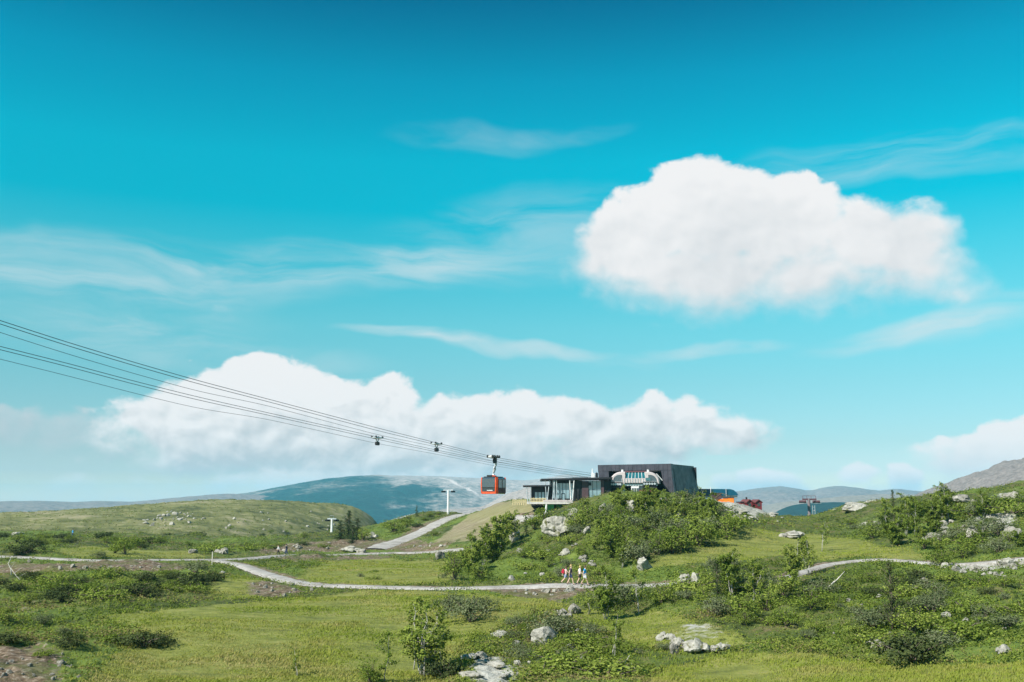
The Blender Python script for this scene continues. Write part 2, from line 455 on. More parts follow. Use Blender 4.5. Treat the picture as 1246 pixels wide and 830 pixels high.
ZB = E * RR + CZ                            # smooth base surface

def sampler(Zg):
    def h(x, y):
        x, y = np.atleast_1d(np.asarray(x, float)), np.atleast_1d(np.asarray(y, float))
        a, l = np.arctan2(x, y), np.log(np.maximum(np.hypot(x, y), 2.01))
        i = np.clip(np.searchsorted(LR, l) - 1, 0, len(LR) - 2); j = np.clip(np.searchsorted(AZ, a) - 1, 0, len(AZ) - 2)
        t = np.clip((l - LR[i]) / (LR[i + 1] - LR[i]), 0, 1); u = (a - AZ[j]) / (AZ[j + 1] - AZ[j])
        return (Zg[i, j] * (1 - u) + Zg[i, j + 1] * u) * (1 - t) + (Zg[i + 1, j] * (1 - u) + Zg[i + 1, j + 1] * u) * t
    return h
hbase = sampler(ZB)

RS = np.exp(np.arange(math.log(38), math.log(900), 0.004))
def hit(px, py, h=None, skip=0.0):
    """the first point of the ground along a photo ray"""
    d = ray(px, py); dh = math.hypot(d.x, d.y)
    r = RS[RS > skip] if skip else RS
    x, y, z = d.x / dh * r, d.y / dh * r, CZ + d.z / dh * r
    below = np.nonzero(z < (h or hbase)(x, y))[0]
    k = below[0] if len(below) else None
    return None if k is None else (x[k], y[k])

# ------------------------------------------------------------------ footpaths: gravel ribbons along the ground
def polyline(spec):
    out = []
    for q in spec.split('|'):
        t = q.split()
        if len(t) == 3: w = W(float(t[0]), float(t[1]), float(t[2])); out.append((w.x, w.y))
        else:
            p = hit(float(t[0]), float(t[1])); out.append(p)
    # Catmull-Rom, then even steps
    P = [Vector((a, b)) for a, b in out]; P = [P[0] * 2 - P[1]] + P + [P[-1] * 2 - P[-2]]
    res = []
    for k in range(1, len(P) - 2):
        for t in np.linspace(0, 1, 14, endpoint=False):
            a, b, c, d = P[k - 1:k + 3]
            res.append(0.5 * ((2 * b) + (c - a) * t + (2 * a - 5 * b + 4 * c - d) * t * t + (3 * b - a - 3 * c + d) * t ** 3))
    res.append(P[-2]); return np.array([(p.x, p.y) for p in res])
PATHS = [
    (polyline('-130 676|-40 677|40 679|120 682|200 681.5|265 681|300 680|345 676|400 675.5|450 674|500 672.5|545 670|575 667'), 2.3, 'main'),
    (polyline('262 682|290 687|320 697|350 706|385 711.5|440 714|500 715.5|560 716|620 714.5|660 713|700 712.5|740 714|775 714|830 711|880 705'), 2.2, 'branch'),
    (polyline('955 703|1000 689|1035 683.5|1070 681|1110 684|1150 687|1200 685|1250 680|1340 672'), 1.25, 'right'),
    (polyline('455 668 192|490 655 212|520 643 230|545 634 246|565 627.5 258|590 624.5 276|620 622 300'), 5.2, 'ramp'),
    (polyline('610 641 196|632 636 190|650 631.5 187|668 627.5 188|690 625 190'), 4.0, 'yard'),
]
PD = np.full(XX.shape, 1e3)
near = (RR > 40) & (RR < 340) & (np.abs(A2) < 0.7)
xn, yn = XX[near], YY[near]
dn = np.full(xn.shape, 1e3)
for poly, wdt, _ in PATHS:
    for (ax, ay), (bx, by) in zip(poly[:-1:2], poly[2::2]):
        m = (xn > min(ax, bx) - 12) & (xn < max(ax, bx) + 12) & (yn > min(ay, by) - 12) & (yn < max(ay, by) + 12)
        if not m.any(): continue
        px_, py_ = xn[m] - ax, yn[m] - ay; L = (bx - ax) ** 2 + (by - ay) ** 2 + 1e-9
        t = np.clip((px_ * (bx - ax) + py_ * (by - ay)) / L, 0, 1)
        dn[m] = np.minimum(dn[m], np.hypot(px_ - t * (bx - ax), py_ - t * (by - ay)) - wdt / 2)
PD[near] = dn

# ------------------------------------------------------------------ ground cover zones (each a mask on the ground)
def poly_mask(spec, soft=0.02, warp=0.02, seed=3):
    P = []
    for q in spec.split('|'):
        t = [float(v) for v in q.split()]
        if len(t) == 3: w = W(*t); P.append((math.atan2(w.x, w.y) * 1.0, math.log(math.hypot(w.x, w.y))))
        else:
            p = hit(t[0], min(t[1], 826)) if t[1] < 826 else None
            if p is None: a = azel(t[0], 610)[0]; P.append((a, math.log(40 if t[1] > 700 else 165)))
            else: P.append((math.atan2(p[0], p[1]), math.log(math.hypot(*p))))
    u = A2 + warp * fbm(XX / 9.0, YY / 9.0, 3, seed) * 0.7; v = L2 + warp * 1.6 * fbm(XX / 9.0 + 40, YY / 9.0, 3, seed + 9)
    d = np.full(u.shape, 1e9); inside = np.zeros(u.shape, bool)
    for (ax, ay), (bx, by) in zip(P, P[1:] + P[:1]):
        L = (bx - ax) ** 2 + (by - ay) ** 2 + 1e-12
        t = np.clip(((u - ax) * (bx - ax) + (v - ay) * (by - ay)) / L, 0, 1)
        d = np.minimum(d, (u - ax - t * (bx - ax)) ** 2 + (v - ay - t * (by - ay)) ** 2)
        c = ((ay > v) != (by > v)) & (u < (bx - ax) * (v - ay) / (by - ay + 1e-12) + ax)
        inside ^= c
    sd = np.sqrt(d) * np.where(inside, 1, -1)
    return sstep(-soft, soft, sd)
def union(*ms):
    r = ms[0]
    for m in ms[1:]: r = np.maximum(r, m)
    return r
M = {}
M['meadow'] = union(
    poly_mask('70 829|150 795|185 770|120 752|230 738|330 731|420 720|520 721|600 728|650 735|640 760|600 775|560 790|520 829'),
    poly_mask('330 706|370 700|400 684|470 680|545 683|550 700|540 711|430 711|385 708'),
    poly_mask('890 648|940 646|1000 652|1060 662|1130 676|1150 684|1070 678|1000 684|940 680|880 684|800 694|770 700|770 688|850 672'),
    poly_mask('740 829|800 812|900 800|1010 803|1100 812|1250 805|1250 829'),
    poly_mask('60 672|100 664|150 668|230 671|250 676|200 679|120 679|80 677'),
    poly_mask('640 745|700 765|760 790|860 800|930 790|860 770|800 745|720 740') * 0.7,
    poly_mask('240 716|290 700|330 716|330 728|270 730') * 0.8,
    poly_mask('600 735|640 725|680 728|690 742|640 745') * 0.9)
M['soil'] = union(
    poly_mask('-40 683|60 684|160 686|250 686|262 690|220 698|130 698|60 697|-40 696'),
    poly_mask('310 674|330 663|400 658|470 657|545 660|560 668|470 671|400 673') * 0.95,
    poly_mask('330 679|400 678|480 676|500 679|430 683|350 684') * 0.75,
    poly_mask('490 651|500 640|545 629|548 632|520 644|500 652', warp=0.01) * 0.9,
    poly_mask('560 718|600 717|650 716|690 715|725 717|715 730|680 735|620 728'),
    poly_mask('290 712|330 708|370 715|380 720|330 727|290 724') * 0.75,
    poly_mask('-40 829|-20 800|60 795|85 805|100 829') * 0.8,
    poly_mask('0 730|30 722|60 735|50 752|10 748') * 0.5,
    poly_mask('1140 689|1180 681|1250 676|1250 700|1200 702|1160 696') * 0.55)
M['tan'] = union(
    poly_mask('525 657 192|560 636 224|600 615 240|640 610 206|662 612 199|668 625 192|640 634 186|610 640 190|585 655 178', warp=0.006),
    poly_mask('610 648 170|640 640 176|640 634 184|600 640 190|580 655 180', warp=0.006),
    poly_mask('960 604 500|1200 604 500|1200 596 900|960 600 900') * 0.0)
M['rock'] = union(
    poly_mask('860 612 205|890 611 200|925 616 215|965 630 215|950 638 190|925 634 180|900 628 168|885 622 168', warp=0.015),
    poly_mask('1000 622 190|1025 614 180|1060 612 176|1075 618 170|1040 624 172|1010 628 182') * 0.9,
    poly_mask('1200 606 145|1246 600 150|1250 616 125|1215 616 128') * 0.7,
    poly_mask('1150 640|1190 628|1246 622|1250 655|1200 650|1170 660') * 0.6,
    poly_mask('540 829|570 800|620 795|640 812|600 829') * 0.6,
    poly_mask('800 778|830 762|880 772|890 792|820 795') * 0.5,
    poly_mask('660 655|680 628|700 622|705 640|690 652') * 0.6,
    poly_mask('1155 688|1190 684|1246 682|1250 696|1190 700') * 0.65,
    poly_mask('1040 785|1075 780|1090 795|1060 800') * 0.5)
def near_px(px0, px1): return sstep(azel(px0, 610)[0] - .01, azel(px0, 610)[0] + .01, A2) * (1 - sstep(azel(px1, 610)[0] - .01, azel(px1, 610)[0] + .01, A2))
far_hill = sstep(math.log(290), math.log(380), L2) * near_px(-400, 560)
M['farhill'] = far_hill
edge = 1 - sstep(0.1, 1.6, PD + 0.7 * fbm(XX / 2.3, YY / 2.3, 3, 77))
M['soil'] = np.maximum(M['soil'], edge * 0.8)

# relief on top of the smooth base: hummocks in the heath, flat on paths, meadow and building ground
flat = poly_mask('640 608 186|640 608 240|860 606 250|900 612 214|860 612 196|760 606 178|690 609 182', soft=0.02, warp=0.0)
calm = np.clip(1 - flat, 0, 1) * (1 - 0.8 * M['meadow']) * (1 - 0.7 * M['tan']) * sstep(0.2, 4.0, PD)
hum = 0.40 * fbm(XX / 15.0, YY / 15.0, 3, 23) + 0.42 * fbm(XX / 7.0, YY / 7.0, 4, 21) + 0.30 * np.abs(fbm(XX / 3.1, YY / 3.1, 3, 31)) + 0.10 * fbm(XX / 0.9, YY / 0.9, 2, 41)
crag = M['rock'] * (0.55 * fbm(XX / 2.6, YY / 3.4, 4, 51, ridge=True) + 0.1)
und = 0.16 * M['meadow'] * fbm(XX / 6.0, YY / 6.0, 3, 61) * sstep(0.2, 4.0, PD)
roll = far_hill * (1.0 * fbm(XX / 60, YY / 60, 4, 71) - 0.8 + 0.9 * np.abs(fbm(XX / 17, YY / 17, 4, 72))) + sstep(math.log(700), math.log(2500), L2) * 14 * fbm(XX / 700, YY / 700, 4, 73)
nearfade = sstep(math.log(3), math.log(30), L2)
ZT = ZB + (hum * 1.5 * calm + crag * calm + und) * nearfade + roll - 0.16 * (1 - sstep(-0.1, 0.5, PD)) * (PD < 2)
ZT = ZT * (1 - flat) + (ZB - 0.05) * flat
hgt = sampler(ZT)
masks = {k: sampler(v) for k, v in M.items()}
pathd = sampler(np.minimum(PD, 50))

def gmat(name):
    m = bpy.data.materials.new(name); m.use_nodes = True
    t = m.node_tree; b = t.nodes['Principled BSDF']
    b.inputs['Specular IOR Level'].default_value = 0.2
    return m, G(t), b

def ground_material():
    m, g, b = gmat('hillside ground')
    tc = m.node_tree.nodes.new('ShaderNodeTexCoord').outputs['Object']
    big = g.noise(tc, 0.055, 5, 0.6); mid = g.noise(tc, 0.35, 5, 0.6); fine = g.noise(tc, 2.2, 5, 0.65); vf = g.noise(tc, 4.5, 5, 0.75)
    streaks = g.noise(g.v('MULTIPLY', tc, (0.5, 1.6, 1.0)), 0.5, 5, 0.6, 0.4)
    mixn = g.m('ADD', g.m('MULTIPLY', mid, 0.55), g.m('MULTIPLY', fine, 0.45))
    heath = g.ramp(mixn, [(0.32, (0.016, 0.020, 0.008)), (0.43, (0.034, 0.046, 0.013)), (0.51, (0.070, 0.094, 0.020)), (0.58, (0.105, 0.092, 0.038)), (0.68, (0.170, 0.140, 0.085))])
    heath = g.mix(g.mr(big, 0.42, 0.62), heath, g.ramp(mixn, [(0.32, (0.040, 0.062, 0.012)), (0.5, (0.095, 0.140, 0.024)), (0.66, (0.150, 0.185, 0.040))]))
    mead = g.ramp(g.m('ADD', g.m('MULTIPLY', streaks, 0.7), g.m('MULTIPLY', fine, 0.3)),
                  [(0.30, (0.0759, 0.0874, 0.0230)), (0.42, (0.1242, 0.1403, 0.0322)), (0.53, (0.1817, 0.1955, 0.0437)), (0.64, (0.2300, 0.2185, 0.0759))])
    soil = g.ramp(g.m('ADD', g.m('MULTIPLY', fine, 0.6), g.m('MULTIPLY', vf, 0.4)),
                  [(0.36, (0.034, 0.024, 0.015)), (0.45, (0.095, 0.064, 0.040)), (0.53, (0.170, 0.125, 0.085)), (0.62, (0.36, 0.31, 0.25))])
    soil = g.mix(g.mr(mid, 0.44, 0.60), soil, g.mix(0.65, soil, (0.085, 0.10, 0.025)))
    tan = g.ramp(g.m('ADD', g.m('MULTIPLY', streaks, 0.6), g.m('MULTIPLY', fine, 0.4)), [(0.36, (0.115, 0.092, 0.055)), (0.50, (0.205, 0.172, 0.105)), (0.64, (0.285, 0.250, 0.165))])
    tan = g.mix(g.mr(big, 0.44, 0.62), tan, g.mix(0.5, tan, (0.19, 0.19, 0.07)))
    rock = g.ramp(g.m('ADD', g.m('MULTIPLY', mid, 0.4), g.m('MULTIPLY', vf, 0.6)), [(0.34, (0.12, 0.11, 0.09)), (0.48, (0.30, 0.29, 0.25)), (0.62, (0.46, 0.45, 0.40))])
    fh = g.noise(tc, 0.030, 6, 0.62); fh2 = g.noise(tc, 0.13, 5, 0.65)
    hill = g.ramp(g.m('ADD', g.m('MULTIPLY', fh, 0.5), g.m('MULTIPLY', fh2, 0.5)), [(0.36, (0.040, 0.048, 0.020)), (0.45, (0.105, 0.112, 0.038)), (0.53, (0.160, 0.160, 0.060)), (0.60, (0.235, 0.210, 0.120))])
    c = heath
    def lay(c, col, name, n, w=0.42):
        a = g.attr(name)
        e = g.m('ADD', a, g.m('MULTIPLY', g.m('SUBTRACT', n, 0.5), 1.5))
        return g.mix(g.m('MULTIPLY', g.mr(e, w, w + 0.22), g.mr(a, 0.02, 0.15)), c, col)
    c = lay(c, hill, 'farhill', fh2); c = lay(c, mead, 'meadow', fine); c = lay(c, tan, 'tan', mid); c = lay(c, soil, 'soil', fine); c = lay(c, rock, 'rock', mixn)
    m.node_tree.links.new(c, b.inputs['Base Color'])
    b.inputs['Roughness'].default_value = 0.95
    bump = m.node_tree.nodes.new('ShaderNodeBump'); bump.inputs['Strength'].default_value = 0.8; bump.inputs['Distance'].default_value = 0.25
    hb = g.m('ADD', g.m('MULTIPLY', fine, 0.7), g.m('MULTIPLY', vf, 0.4))
    m.node_tree.links.new(hb, bump.inputs['Height']); m.node_tree.links.new(bump.outputs[0], b.inputs['Normal'])
    return m

def build_ground():
    nr, na = ZT.shape
    V = np.stack([XX, YY, ZT], -1).reshape(-1, 3)
    I = np.arange(nr * na).reshape(nr, na)
    F = np.stack([I[:-1, :-1], I[:-1, 1:], I[1:, 1:], I[1:, :-1]], -1).reshape(-1, 4)[:, ::-1]
    o = np_mesh('ground', V, F, ground_material(), {k: v for k, v in M.items()}, True, 'structure')
    # the little disc under the photographer closes the sheet
    return o
build_ground()

def gravel_material():
    m, g, b = gmat('crushed gravel')
    tc = m.node_tree.nodes.new('ShaderNodeTexCoord').outputs['Object']
    a = g.noise(tc, 0.6, 4, 0.6); f = g.noise(tc, 6.0, 4, 0.7)
    c = g.ramp(g.m('ADD', g.m('MULTIPLY', a, 0.5), g.m('MULTIPLY', f, 0.5)), [(0.34, (0.13, 0.115, 0.095)), (0.46, (0.27, 0.250, 0.228)), (0.60, (0.39, 0.37, 0.345))])
    m.node_tree.links.new(c, b.inputs['Base Color']); b.inputs['Roughness'].default_value = 0.95
    return m
GRAVEL = gravel_material()
def build_paths():
    for poly, wdt, nm in PATHS:
        n = len(poly); T = np.gradient(poly, axis=0); T /= np.linalg.norm(T, axis=1)[:, None]; Nn = np.c_[-T[:, 1], T[:, 0]]
        k = 7; off = np.linspace(-0.5, 0.5, k)
        wl = wdt * (1 + 0.20 * vnoise(np.arange(n) * 0.35, np.full(n, 3.3), 5) + 0.16 * vnoise(np.arange(n) * 1.7, np.full(n, 1.3), 15))
        wr = wdt * (1 + 0.20 * vnoise(np.arange(n) * 0.35, np.full(n, 8.3), 6) + 0.16 * vnoise(np.arange(n) * 1.7, np.full(n, 2.3), 16))
        V = []
        for j in range(k):
            ww = np.where(off[j] < 0, wl, wr) * off[j]
            q = poly + Nn * ww[:, None]
            z = hbase(q[:, 0], q[:, 1]) + 0.03 + 0.05 * (1 - (2 * off[j]) ** 2) - (0.16 if j in (0, k - 1) else 0)
            V.append(np.c_[q, z])
        V = np.stack(V, 1).reshape(-1, 3); I = np.arange(n * k).reshape(n, k)
        F = np.stack([I[:-1, :-1], I[:-1, 1:], I[1:, 1:], I[1:, :-1]], -1).reshape(-1, 4)
        if T[0, 0] > 0: F = F[:, ::-1]
        np_mesh('footpath', V, F, GRAVEL, None, True, 'structure')
build_paths()

# ================================================================== mountains and far ridges
def mountain_material(name, low, heath, rockc, forest_shade_amt, rock_amt, sc):
    m, g, b = gmat(name)
    tc = m.node_tree.nodes.new('ShaderNodeTexCoord').outputs['Object']
    geo = m.node_tree.nodes.new('ShaderNodeNewGeometry')
    hgt_ = g.attr('rise')
    n1 = g.noise(tc, 1 / (260.0 * sc), 6, 0.62); n2 = g.noise(tc, 1 / (55.0 * sc), 6, 0.65); n3 = g.noise(tc, 1 / (14.0 * sc), 5, 0.7)
    nn = g.m('ADD', g.m('MULTIPLY', n1, 0.5), g.m('ADD', g.m('MULTIPLY', n2, 0.3), g.m('MULTIPLY', n3, 0.2)))
    hc = g.mix(g.mr(n3, 0.35, 0.65), tuple(c * 0.65 for c in heath), heath)
    rc = g.mix(g.mr(n3, 0.30, 0.66), tuple(c * 0.55 for c in rockc), rockc)
    fc = g.mix(g.mr(n3, 0.40, 0.60), tuple(c * 0.5 for c in low), low)  # dark cover: forest, and on two slopes cloud shade put into the colour
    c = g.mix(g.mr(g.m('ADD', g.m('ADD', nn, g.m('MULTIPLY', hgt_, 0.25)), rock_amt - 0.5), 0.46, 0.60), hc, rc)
    f = g.mr(g.m('ADD', g.m('ADD', nn, g.m('MULTIPLY', hgt_, 0.30)), g.m('SUBTRACT', g.m('MULTIPLY', g.attr('open'), 0.45), forest_shade_amt)), 0.02, 0.24, 1.0, 0.0)
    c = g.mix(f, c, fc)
    c = g.mix(g.attr('scar'), c, tuple(min(1, x * 1.5) for x in rockc))
    m.node_tree.links.new(c, b.inputs['Base Color']); b.inputs['Roughness'].default_value = 1.0
    bump = m.node_tree.nodes.new('ShaderNodeBump'); bump.inputs['Strength'].default_value = 0.7; bump.inputs['Distance'].default_value = 9.0 * sc
    m.node_tree.links.new(n3, bump.inputs['Height']); m.node_tree.links.new(bump.outputs[0], b.inputs['Normal'])
    return m

def mountain(name, sil, D, front, back, base, mat, rough=0.12, seed=0, openf=None, scar=None, step=1.6):
    px = np.array([s[0] for s in sil], float); py = np.array([s[1] for s in sil], float)
    xs = np.arange(px[0], px[-1] + .1, step)
    ps = np.interp(xs, px, py)
    kk = np.ones(9) / 9; ps = np.convolve(np.pad(ps, 4, mode='edge'), kk, 'valid')
    az = np.array([azel(a, 610)[0] for a in xs]); e = np.array([azel(a, b)[1] for a, b in zip(xs, ps)])
    zc = CZ + np.tan(e) * D
    t = np.concatenate([np.linspace(0, 1, 70), 1 + np.linspace(0.04, 1, 14)])
    Tt, Az = np.meshgrid(t, az, indexing='ij'); Zc = np.broadcast_to(zc, Tt.shape)
    r = np.where(Tt <= 1, D - front * (1 - Tt), D + back * (Tt - 1))
    x, y = r * np.sin(Az), r * np.cos(Az)
    sc = front / 9.0
    tt = np.clip(np.where(Tt <= 1, Tt, 2 - Tt) + 0.0, 0, 1)
    prof = np.where(Tt <= 1, 1 - (1 - tt) ** 1.7, sstep(0, 1, tt))
    H = Zc - base
    rel = fbm(x / sc, y / sc, 6, seed, 0.55, ridge=True) * 0.6 + fbm(x / (sc * 2.5), y / (sc * 2.5), 5, seed + 7) * 0.6
    w = np.sin(np.pi * np.clip(tt, 0, 1)) ** 0.7
    z = base + H * prof + rel * rough * H * w * 0.8 + fbm(x / (sc * .25), y / (sc * .25), 4, seed + 3) * rough * H * 0.06
    V = np.stack([x, y, z], -1).reshape(-1, 3); nr, na = Tt.shape
    I = np.arange(nr * na).reshape(nr, na)
    F = np.stack([I[:-1, :-1], I[:-1, 1:], I[1:, 1:], I[1:, :-1]], -1).reshape(-1, 4)[:, ::-1]
    P = np.broadcast_to(xs, Tt.shape)
    op = openf(P, tt) if openf else np.zeros(Tt.shape)
    scr = scar(P, tt) if scar else np.zeros(Tt.shape)
    return np_mesh(name, V, F, mat, {'rise': tt, 'open': op, 'scar': scr}, True, 'structure')

MM = mountain_material
far_m = MM('far fells', (0.018, 0.042, 0.030), (0.060, 0.062, 0.045), (0.23, 0.19, 0.175), 0.36, 0.52, 1.6)
ridge_m = MM('low heath ridges', (0.020, 0.045, 0.035), (0.110, 0.090, 0.070), (0.24, 0.19, 0.17), 0.30, 0.50, 1.8)
mountain('mountain', [(-320, 620), (-150, 614), (0, 610.5), (50, 609.5), (90, 611), (120, 609.5), (160, 611), (205, 606.5), (270, 601), (330, 603), (420, 605), (520, 606)], 4600, 1900, 800, -210, ridge_m, 0.10, 11)
def op1(P, t): return (sstep(400, 640, P + 70 * fbm(P / 40, t * 4, 3, 5)) * (0.34 + 0.22 * t) + 0.26 * fbm(P / 26, t * 9, 4, 8) * sstep(400, 520, P)) + 0.05 * sstep(0.8, 1, t)  # lightens the right half; the cloud-shaded left half stays dark
def sc1(P, t):
    a = np.abs(P - (497 + (1 - t) * 190)); return (1 - sstep(1.0, 4.0, a)) * sstep(0.50, 0.60, t) * (1 - sstep(0.93, 0.98, t)) * 0.85
shaded_fell_m = MM('cloud shaded forest fell', (0.006, 0.045, 0.040), (0.085, 0.105, 0.080), (0.400, 0.340, 0.310), 0.66, 0.52, 2.0)  # cloud shade over this fell is put into its dark forest colour
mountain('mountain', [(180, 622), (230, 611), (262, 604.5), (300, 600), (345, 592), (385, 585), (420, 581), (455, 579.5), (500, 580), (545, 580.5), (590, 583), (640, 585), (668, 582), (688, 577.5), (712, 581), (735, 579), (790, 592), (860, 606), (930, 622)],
         5200, 2600, 700, -200, shaded_fell_m, 0.10, 23, op1, sc1)
pink_m = MM('rock plateau', (0.03, 0.045, 0.025), (0.150, 0.120, 0.085), (0.36, 0.31, 0.28), 0.22, 0.64, 0.9)
mountain('hill', [(455, 640), (480, 632), (505, 625), (525, 622), (560, 619), (590, 616), (612, 603), (632, 597), (652, 591), (680, 592), (720, 600), (770, 612)], 2300, 900, 300, -180, pink_m, 0.12, 37)
mountain('mountain', [(760, 612), (820, 601), (850, 597), (872, 600), (900, 599), (925, 595), (945, 593), (968, 594.5), (985, 598), (1003, 593.5), (1025, 592), (1045, 594), (1070, 598), (1092, 595.5), (1115, 598), (1150, 600), (1200, 606), (1290, 600), (1400, 600)],
         5600, 2500, 800, -210, far_m, 0.16, 41)
heath_m = MM('open heath fell', (0.03, 0.05, 0.022), (0.150, 0.130, 0.070), (0.28, 0.24, 0.20), 0.20, 0.46, 1.0)
mountain('hill', [(900, 622), (945, 612), (985, 608), (1030, 604), (1075, 601.5), (1120, 602), (1180, 604), (1260, 610), (1400, 612)], 3600, 1500, 500, -190, heath_m, 0.08, 53)
dark_m = MM('cloud shaded slope', (0.008, 0.032, 0.028), (0.025, 0.050, 0.034), (0.10, 0.10, 0.08), 0.95, 0.30, 1.2)  # dark colour carries the cloud shade lying on this slope
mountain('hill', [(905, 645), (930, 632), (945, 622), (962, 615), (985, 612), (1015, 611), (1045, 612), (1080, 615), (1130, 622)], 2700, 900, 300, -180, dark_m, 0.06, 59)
grey_m = MM('bare rock mountain', (0.03, 0.04, 0.022), (0.085, 0.070, 0.055), (0.235, 0.205, 0.190), 0.24, 0.56, 0.45)
mountain('mountain', [(1060, 625), (1100, 611), (1125, 601), (1150, 594), (1172, 586), (1195, 577), (1220, 568), (1246, 560), (1290, 548), (1350, 545), (1420, 560), (1500, 580)], 1500, 700, 240, -120, grey_m, 0.20, 67)

# ------------------------------------------------------------------ thin summer haze over the whole fell
def build_haze():
    s = 9500.0
    o = MB().box(-s, s, -s, s, -480.0, 162.0).build('haze', None)
    m = bpy.data.materials.new('thin summer haze'); m.use_nodes = True
    t = m.node_tree; t.nodes.remove(t.nodes['Principled BSDF'])
    v = t.nodes.new('ShaderNodeVolumePrincipled')
    v.inputs['Color'].default_value = (0.24, 0.74, 1.0, 1); v.inputs['Density'].default_value = 0.00008
    t.links.new(v.outputs[0], t.nodes['Material Output'].inputs['Volume'])
    o.data.materials.append(m); o['kind'] = 'stuff'
build_haze()

# ================================================================== materials for built things
def pmat(name, col, rough=0.6, metal=0.0, var=0.12, scale=3.0, spec=0.4):
    m = bpy.data.materials.new(name); m.use_nodes = True
    g = G(m.node_tree); b = m.node_tree.nodes['Principled BSDF']
    tc = m.node_tree.nodes.new('ShaderNodeTexCoord').outputs['Object']
    n = g.noise(tc, scale, 4, 0.6)
    c = g.mix(g.mr(n, 0.3, 0.7), tuple(x * (1 - var) for x in col), tuple(min(1, x * (1 + var)) for x in col))
    m.node_tree.links.new(c, b.inputs['Base Color'])
    m.node_tree.links.new(g.mr(n, 0.3, 0.7, max(0.02, rough - 0.08), min(1, rough + 0.08)), b.inputs['Roughness'])
    b.inputs['Metallic'].default_value = metal; b.inputs['Specular IOR Level'].default_value = spec
    return m
def cladding(name, col, pitch, axis=0):
    """standing-seam / board cladding: fine joints in the relief"""
    m = pmat(name, col, 0.45, 0.0, 0.15, 0.8)
    t = m.node_tree; g = G(t); b = t.nodes['Principled BSDF']
    tc = t.nodes.new('ShaderNodeTexCoord').outputs['Object']
    s = g.sep(tc)[axis]
    f = g.m('FRACT', g.m('DIVIDE', s, pitch))
    hgt_ = g.mr(g.m('ABSOLUTE', g.m('SUBTRACT', f, 0.5)), 0.44, 0.5, 1.0, 0.0)
    bp = t.nodes.new('ShaderNodeBump'); bp.inputs['Strength'].default_value = 1.0; bp.inputs['Distance'].default_value = 0.05
    t.links.new(hgt_, bp.inputs['Height']); t.links.new(bp.outputs[0], b.inputs['Normal'])
    return m
def glass_mat(name, col, rough=0.05):
    m = pmat(name, col, rough, 0.0, 0.1, 0.4, 1.0); m.node_tree.nodes['Principled BSDF'].inputs['IOR'].default_value = 1.7
    return m
MT = dict(
    hall=cladding('charcoal metal cladding', (0.034, 0.034, 0.046), 0.9, 0), hallshaded=cladding('shaded charcoal seam cladding', (0.010, 0.017, 0.021), 0.9, 1),  # side walls: same charcoal cladding, their shade put into a darker base colour
    dark=pmat('near black interior', (0.018, 0.018, 0.022), 0.8), black=pmat('black paint', (0.015, 0.016, 0.018), 0.5), roofm=pmat('dark roof felt', (0.030, 0.032, 0.040), 0.7),
    wood=cladding('dark plum timber', (0.085, 0.052, 0.058), 0.22, 0), pale=pmat('raw spruce boards', (0.52, 0.43, 0.24), 0.8), concrete=pmat('pale concrete', (0.48, 0.46, 0.43), 0.9),
    steel=pmat('galvanised steel', (0.52, 0.54, 0.56), 0.40, 0.6), white=pmat('white enamel', (0.60, 0.60, 0.59), 0.4), cream=pmat('silver white fairing', (0.44, 0.385, 0.375), 0.35),
    glass=glass_mat('window glass', (0.20, 0.30, 0.33)), teal=glass_mat('blue green glazing', (0.012, 0.10, 0.115)), smoke=glass_mat('smoked glass', (0.035, 0.050, 0.060), 0.08),
    orange=pmat('orange red enamel', (0.62, 0.070, 0.012), 0.4), hutorange=cladding('orange boards', (0.72, 0.17, 0.012), 0.25, 0), red=cladding('falu red boards', (0.165, 0.022, 0.028), 0.2, 0),
    green=pmat('green plastic', (0.020, 0.20, 0.055), 0.45), blueroof=pmat('petrol blue metal sheet', (0.006, 0.075, 0.125), 0.35), brown=pmat('rust brown paint', (0.13, 0.035, 0.032), 0.6),
    rope=pmat('wire rope', (0.020, 0.030, 0.034), 0.5, 0.3), rubber=pmat('black rubber', (0.02, 0.02, 0.02), 0.8), sod=pmat('turf roof', (0.10, 0.085, 0.035), 0.95, 0, 0.4, 4.0), redpaint=pmat('dull red steel', (0.12, 0.045, 0.055), 0.6),
    darksteel=pmat('weathered dark steel', (0.16, 0.13, 0.14), 0.6), blue=pmat('blue enamel', (0.02, 0.16, 0.42), 0.5))
def part(mb, name, mat, parent, label=None, smooth=False):
    o = mb.build(name, mat, parent, smooth)
    if label: o['label'] = label
    return o

